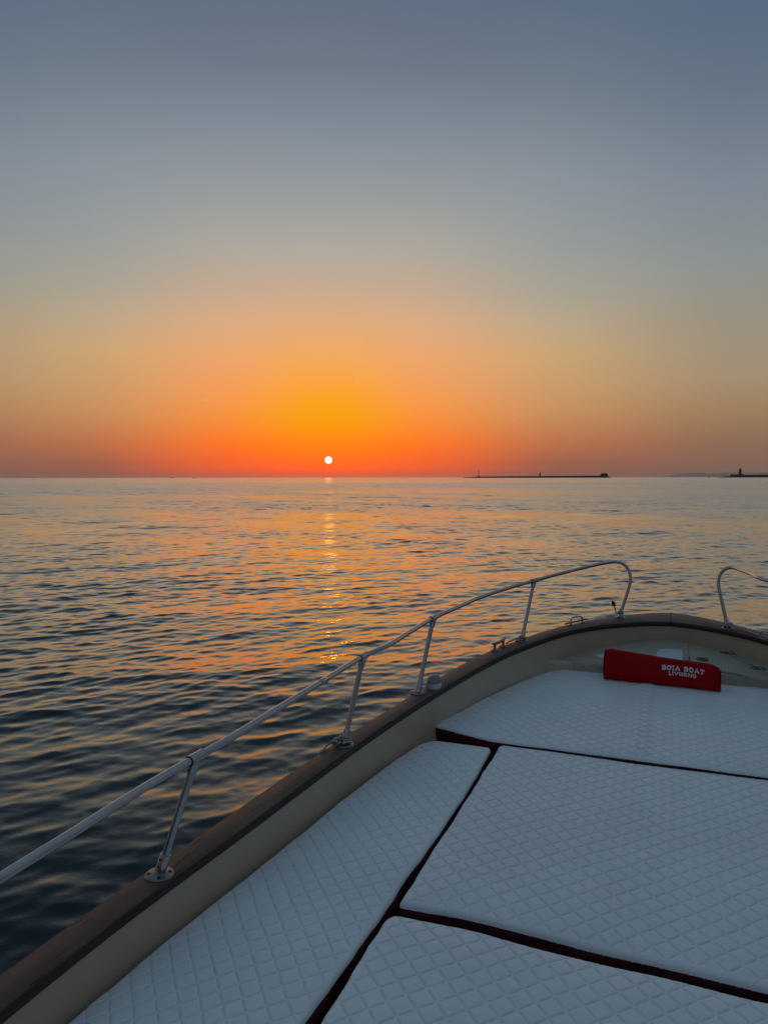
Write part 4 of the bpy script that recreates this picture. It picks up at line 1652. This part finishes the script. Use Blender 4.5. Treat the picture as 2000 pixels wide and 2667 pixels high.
def wall_profile(xs, tops, depth, name, mat, label, cat, rough_seed=0, rocks=True, wall_from=None):
    t = thing(name, far_frame(xs[len(xs) // 2])[0], label, cat)
    m = MB()
    rows = []
    rr = random.Random(rough_seed)
    xx = np.linspace(xs[0], xs[-1], 120)
    for x in xx:
        p, r, aw = far_frame(x)
        h = float(np.interp(x, xs, tops)) * PX
        rows.append([p - aw * (depth * 0.5 + 3) - Vector((0, 0, 1.5)), p - aw * depth * 0.5 + Vector((0, 0, h * 0.97)), p - aw * depth * 0.42 + Vector((0, 0, h)), p + aw * depth * 0.42 + Vector((0, 0, h)), p + aw * depth * 0.5 + Vector((0, 0, h * 0.9)), p + aw * (depth * 0.5 + 3) - Vector((0, 0, 1.5))])
    m.grid(rows, True, True, True)
    m.build('wall', mat, t, smooth=False)
    if rocks:
        m = MB()
        for x in np.linspace(xs[0], xs[-1], 230):
            p, r, aw = far_frame(x + rr.uniform(-0.5, 0.5))
            h = float(np.interp(x, xs, tops)) * PX
            rad = rr.uniform(1.0, 2.0)
            zc = rr.uniform(0.0, min(1.6, h * 0.5))
            c = p - aw * (depth * 0.5 + rr.uniform(1, 4)) + Vector((0, 0, zc))
            pts = []
            for sx, sy, sz in ((-1, -1, -1), (1, -1, -1), (1, 1, -1), (-1, 1, -1), (-1, -1, 1), (1, -1, 1), (1, 1, 1), (-1, 1, 1)):
                pts.append(c + r * sx * rad * rr.uniform(0.6, 1.1) + aw * sy * rad * rr.uniform(0.6, 1.1) + Vector((0, 0, sz * rad * rr.uniform(0.4, 0.8))))
            m.add(pts, [(3, 2, 1, 0), (4, 5, 6, 7), (0, 1, 5, 4), (1, 2, 6, 5), (2, 3, 7, 6), (3, 0, 4, 7)])
        m.build('boulders', mat, t, smooth=False)
    return t


bw1 = wall_profile([1206, 1220, 1240, 1300, 1400, 1500, 1566, 1580, 1587], [0.3, 2.0, 3.2, 3.9, 4.4, 5.0, 5.6, 3.0, 0.4], 14, 'breakwater', M['stone'],
                   'long low dark breakwater on the horizon right of the sun', 'breakwater', 1)
bw2 = wall_profile([1868, 1880, 1892, 1904, 1930, 1960, 2000, 2100, 2300], [0.3, 2.0, 3.2, 3.4, 6.5, 6.8, 7.0, 7.2, 7.4], 14, 'breakwater', M['stone'],
                   'dark breakwater reaching in from the right edge, with the lighthouse on it', 'breakwater', 2)


def tower(px, z0, z1, r0, r1, sides, name, label, cat, mat, extra=None):
    p, r, aw = far_frame(px)
    t = thing(name, p + Vector((0, 0, z0)), label, cat)
    h = z1 - z0
    MB().lathe(p + Vector((0, 0, z0 - 0.5)), (0, 0, 1), [(r0, 0), (r0 * 0.98, h * 0.1), (r1, h + 0.5)], sides).build('shaft', mat, t, smooth=sides > 8)
    if extra:
        extra(t, p, r, aw)
    return t


def beacon_extra(t, p, r, aw):
    MB().box(p + Vector((0, 0, 4.6)) + r * 0, r * 4.0, aw * 3.0, Vector((0, 0, 1.4))).build('base_house', M['masonry'], t, smooth=False)
    MB().lathe(p + Vector((0, 0, 22.0)), (0, 0, 1), [(1.3, 0), (1.5, 0.6), (1.5, 0.9), (1.0, 1.0), (1.0, 3.2), (1.25, 3.4), (0.3, 4.6)], 12).build('lantern', M['darkpaint'], t)


tower(1246.5, 3.6, 22.5, 1.1, 0.8, 12, 'beacon_mast', 'thin dark light beacon at the left end of the long breakwater', 'beacon', M['darkpaint'], beacon_extra)


def hut_extra(t, p, r, aw):
    MB().lathe(p + Vector((0, 0, 15.4)), (0, 0, 1), [(2.9, 0), (2.9, 0.8), (0.6, 2.2)], 4).build('roof', M['darkpaint'], t, smooth=False)
    for z in (9.0, 13.0):
        MB().box(p - aw * 1.9 + Vector((0, 0, z)), r * 0.5, aw * 0.3, Vector((0, 0, 0.7))).build('window', M['hole'], t, smooth=False)


tower(1405.6, 5.0, 15.6, 2.5, 2.3, 4, 'watch_tower', 'small square tower at the middle of the long breakwater', 'tower', M['masonry'], hut_extra)
p, r, aw = far_frame(1573)
fort = thing('pier_fort', p, 'squat flat-topped blockhouse at the right end of the long breakwater', 'fort')
m = MB()
lo = [p + r * (a * 13.0) + aw * (b * 10) + Vector((0, 0, -1)) for a, b in ((-1, -1), (1.05, -1), (1.05, 1), (-1, 1))]
hi = [p + r * (a * 8.6 - 1.0) + aw * (b * 7) + Vector((0, 0, 14.0)) for a, b in ((-1, -1), (1, -1), (1, 1), (-1, 1))]
m.add(lo + hi, [(3, 2, 1, 0), (4, 5, 6, 7), (0, 1, 5, 4), (1, 2, 6, 5), (2, 3, 7, 6), (3, 0, 4, 7)])
m.build('wall', M['masonry'], fort, smooth=False)
MB().box(p + Vector((0, 0, 14.4)) - r * 1.0, r * 9.0, aw * 7.4, Vector((0, 0, 0.5))).build('parapet', M['masonry'], fort, smooth=False)
MB().tube([p + r * 2 + Vector((0, 0, 14)), p + r * 2 + Vector((0, 0, 19))], 0.22, 6).build('flagpole', M['darkpaint'], fort)

p, r, aw = far_frame(1926)
lh = thing('lighthouse', p, 'stone lighthouse tower with its keeper house on the right-hand breakwater', 'lighthouse')
MB().lathe(p + Vector((0, 0, 1)), (0, 0, 1), [(4.6, 0), (4.4, 8), (4.1, 24.0), (4.6, 24.5), (4.6, 25.5)], 8).build('shaft', M['masonry'], lh, smooth=False)
MB().lathe(p + Vector((0, 0, 26.5)), (0, 0, 1), [(2.8, 0), (2.8, 2.6), (3.1, 2.8), (0.4, 5.2)], 10).build('lantern', M['darkpaint'], lh)
hc = far_frame(1914)[0]
m = MB()
m.box(hc + Vector((0, 0, 5.6)), r * 14.0, aw * 8, Vector((0, 0, 4.6)))
m.build('keeper_house', M['masonry'], lh, smooth=False)
MB().box(far_frame(1929)[0] + Vector((0, 0, 6.0)), r * 5.0, aw * 7, Vector((0, 0, 5.4))).build('annex', M['masonry'], lh, smooth=False)

p, r, aw = far_frame(1845.3)
by = thing('buoy', p, 'small dark channel buoy standing between the two breakwaters', 'buoy')
MB().lathe(p - Vector((0, 0, 0.6)), (0, 0, 1), [(1.2, 0), (1.9, 0.5), (1.9, 1.9), (1.1, 2.3)], 14).build('float', M['darkpaint'], by)
MB().lathe(p + Vector((0, 0, 1.6)), (0, 0, 1), [(1.1, 0), (0.55, 4.0), (0.65, 4.1), (0.65, 5.0), (0.12, 5.8), (0.12, 7.2)], 10).build('tower', M['darkpaint'], by)

for px, kind, label in ((448, 0, 'tiny sailing boat far left on the horizon, the farther from the sun'), (506, 1, 'tiny motor boat on the horizon, between sailing boat and sun')):
    p, r, aw = far_frame(px)
    b = thing('distant_boat', p, label, 'boat', 'boats far off on the horizon')
    L = 2.6 if kind == 0 else 3.2
    rows = []
    for s, w, z in ((-1, 0.7, 1.0), (-0.5, 1.0, 0.95), (0.2, 0.95, 1.0), (0.7, 0.55, 1.15), (1.0, 0.05, 1.35)):
        c = p + r * (L * s)
        rows.append([c - aw * w + Vector((0, 0, z)), c - aw * w * 0.6 - Vector((0, 0, 0.4)), c + aw * w * 0.6 - Vector((0, 0, 0.4)), c + aw * w + Vector((0, 0, z))])
    MB().grid(rows, True, True, True).build('hull', M['darkpaint'], b, smooth=False)
    if kind == 0:
        MB().tube([p + Vector((0, 0, 0.8)), p + Vector((0, 0, 5.4))], 0.12, 6).build('mast', M['darkpaint'], b)
        m = MB()
        a1, a2, a3 = p + Vector((0, 0, 1.4)), p + Vector((0, 0, 5.2)), p - r * 2.0 + aw * 0.5 + Vector((0, 0, 1.5))
        th = aw * 0.05
        m.add([a1 - th, a2 - th, a3 - th, a1 + th, a2 + th, a3 + th], [(0, 1, 2), (5, 4, 3), (0, 3, 4, 1), (1, 4, 5, 2), (2, 5, 3, 0)])
        m.build('sail', M['darkpaint'], b, smooth=False)
    else:
        MB().box(p + r * 0.3 + Vector((0, 0, 1.8)), r * 1.2, aw * 0.8, Vector((0, 0, 0.9))).build('cabin', M['darkpaint'], b, smooth=False, bevel=0.1)

# far hills behind the haze
HD = 17000.0
m = MB()
rows = []
hx = [1690, 1735, 1765, 1790, 1806, 1822, 1840, 1862, 1885, 1910, 1945, 1990, 2060, 2150, 2260]
hy = [0.2, 2.2, 7.5, 9.5, 10.8, 10.2, 8.2, 9.5, 11.2, 10.8, 9.0, 11.5, 13.0, 9.0, 2.0]
for x in np.linspace(1690, 2260, 110):
    q = ray(float(x), 1243)
    h = Vector((q.x, q.y, 0)).normalized()
    c = h.dot(Vector((fw.x, fw.y, 0)).normalized())
    b0 = h * (HD / c)
    hh = (float(np.interp(x, hx, hy)) + 0.3 * math.sin(x * 0.31) + 0.2 * math.sin(x * 0.83)) * HD / FPX
    row = []
    for d_, f in ((0, -0.05), (600, 0.45), (1300, 0.8), (2200, 1.0), (3600, 0.7), (5200, -0.05)):
        row.append(Vector((b0.x, b0.y, 0)) + h * d_ + Vector((0, 0, hh * f * (1 + d_ / HD))))
    rows.append(row)
m.grid(rows)
o = m.build('hills', M['hill'], None, smooth=True, angle=180)
o['kind'] = 'structure'

# ----------------------------------------------------------------------------
# evening haze: one closed box of thin air round the whole scene
# ----------------------------------------------------------------------------
hz = MB().box((0, 0, 68.0), (27000, 0, 0), (0, 27000, 0), (0, 0, 71.0))
hm = bpy.data.materials.new('evening_haze')
hm.use_nodes = True
ht = hm.node_tree
ht.nodes.clear()
ho = ht.nodes.new('ShaderNodeOutputMaterial')
hv = ht.nodes.new('ShaderNodeVolumePrincipled')
hv.inputs['Color'].default_value = (0.95, 0.85, 0.72, 1)
hv.inputs['Density'].default_value = 3.0e-5
hv.inputs['Anisotropy'].default_value = 0.65
ht.links.new(hv.outputs[0], ho.inputs['Volume'])
hob = hz.build('haze', hm, None, smooth=False)
hob['kind'] = 'stuff'
scene.cycles.volume_bounces = 1
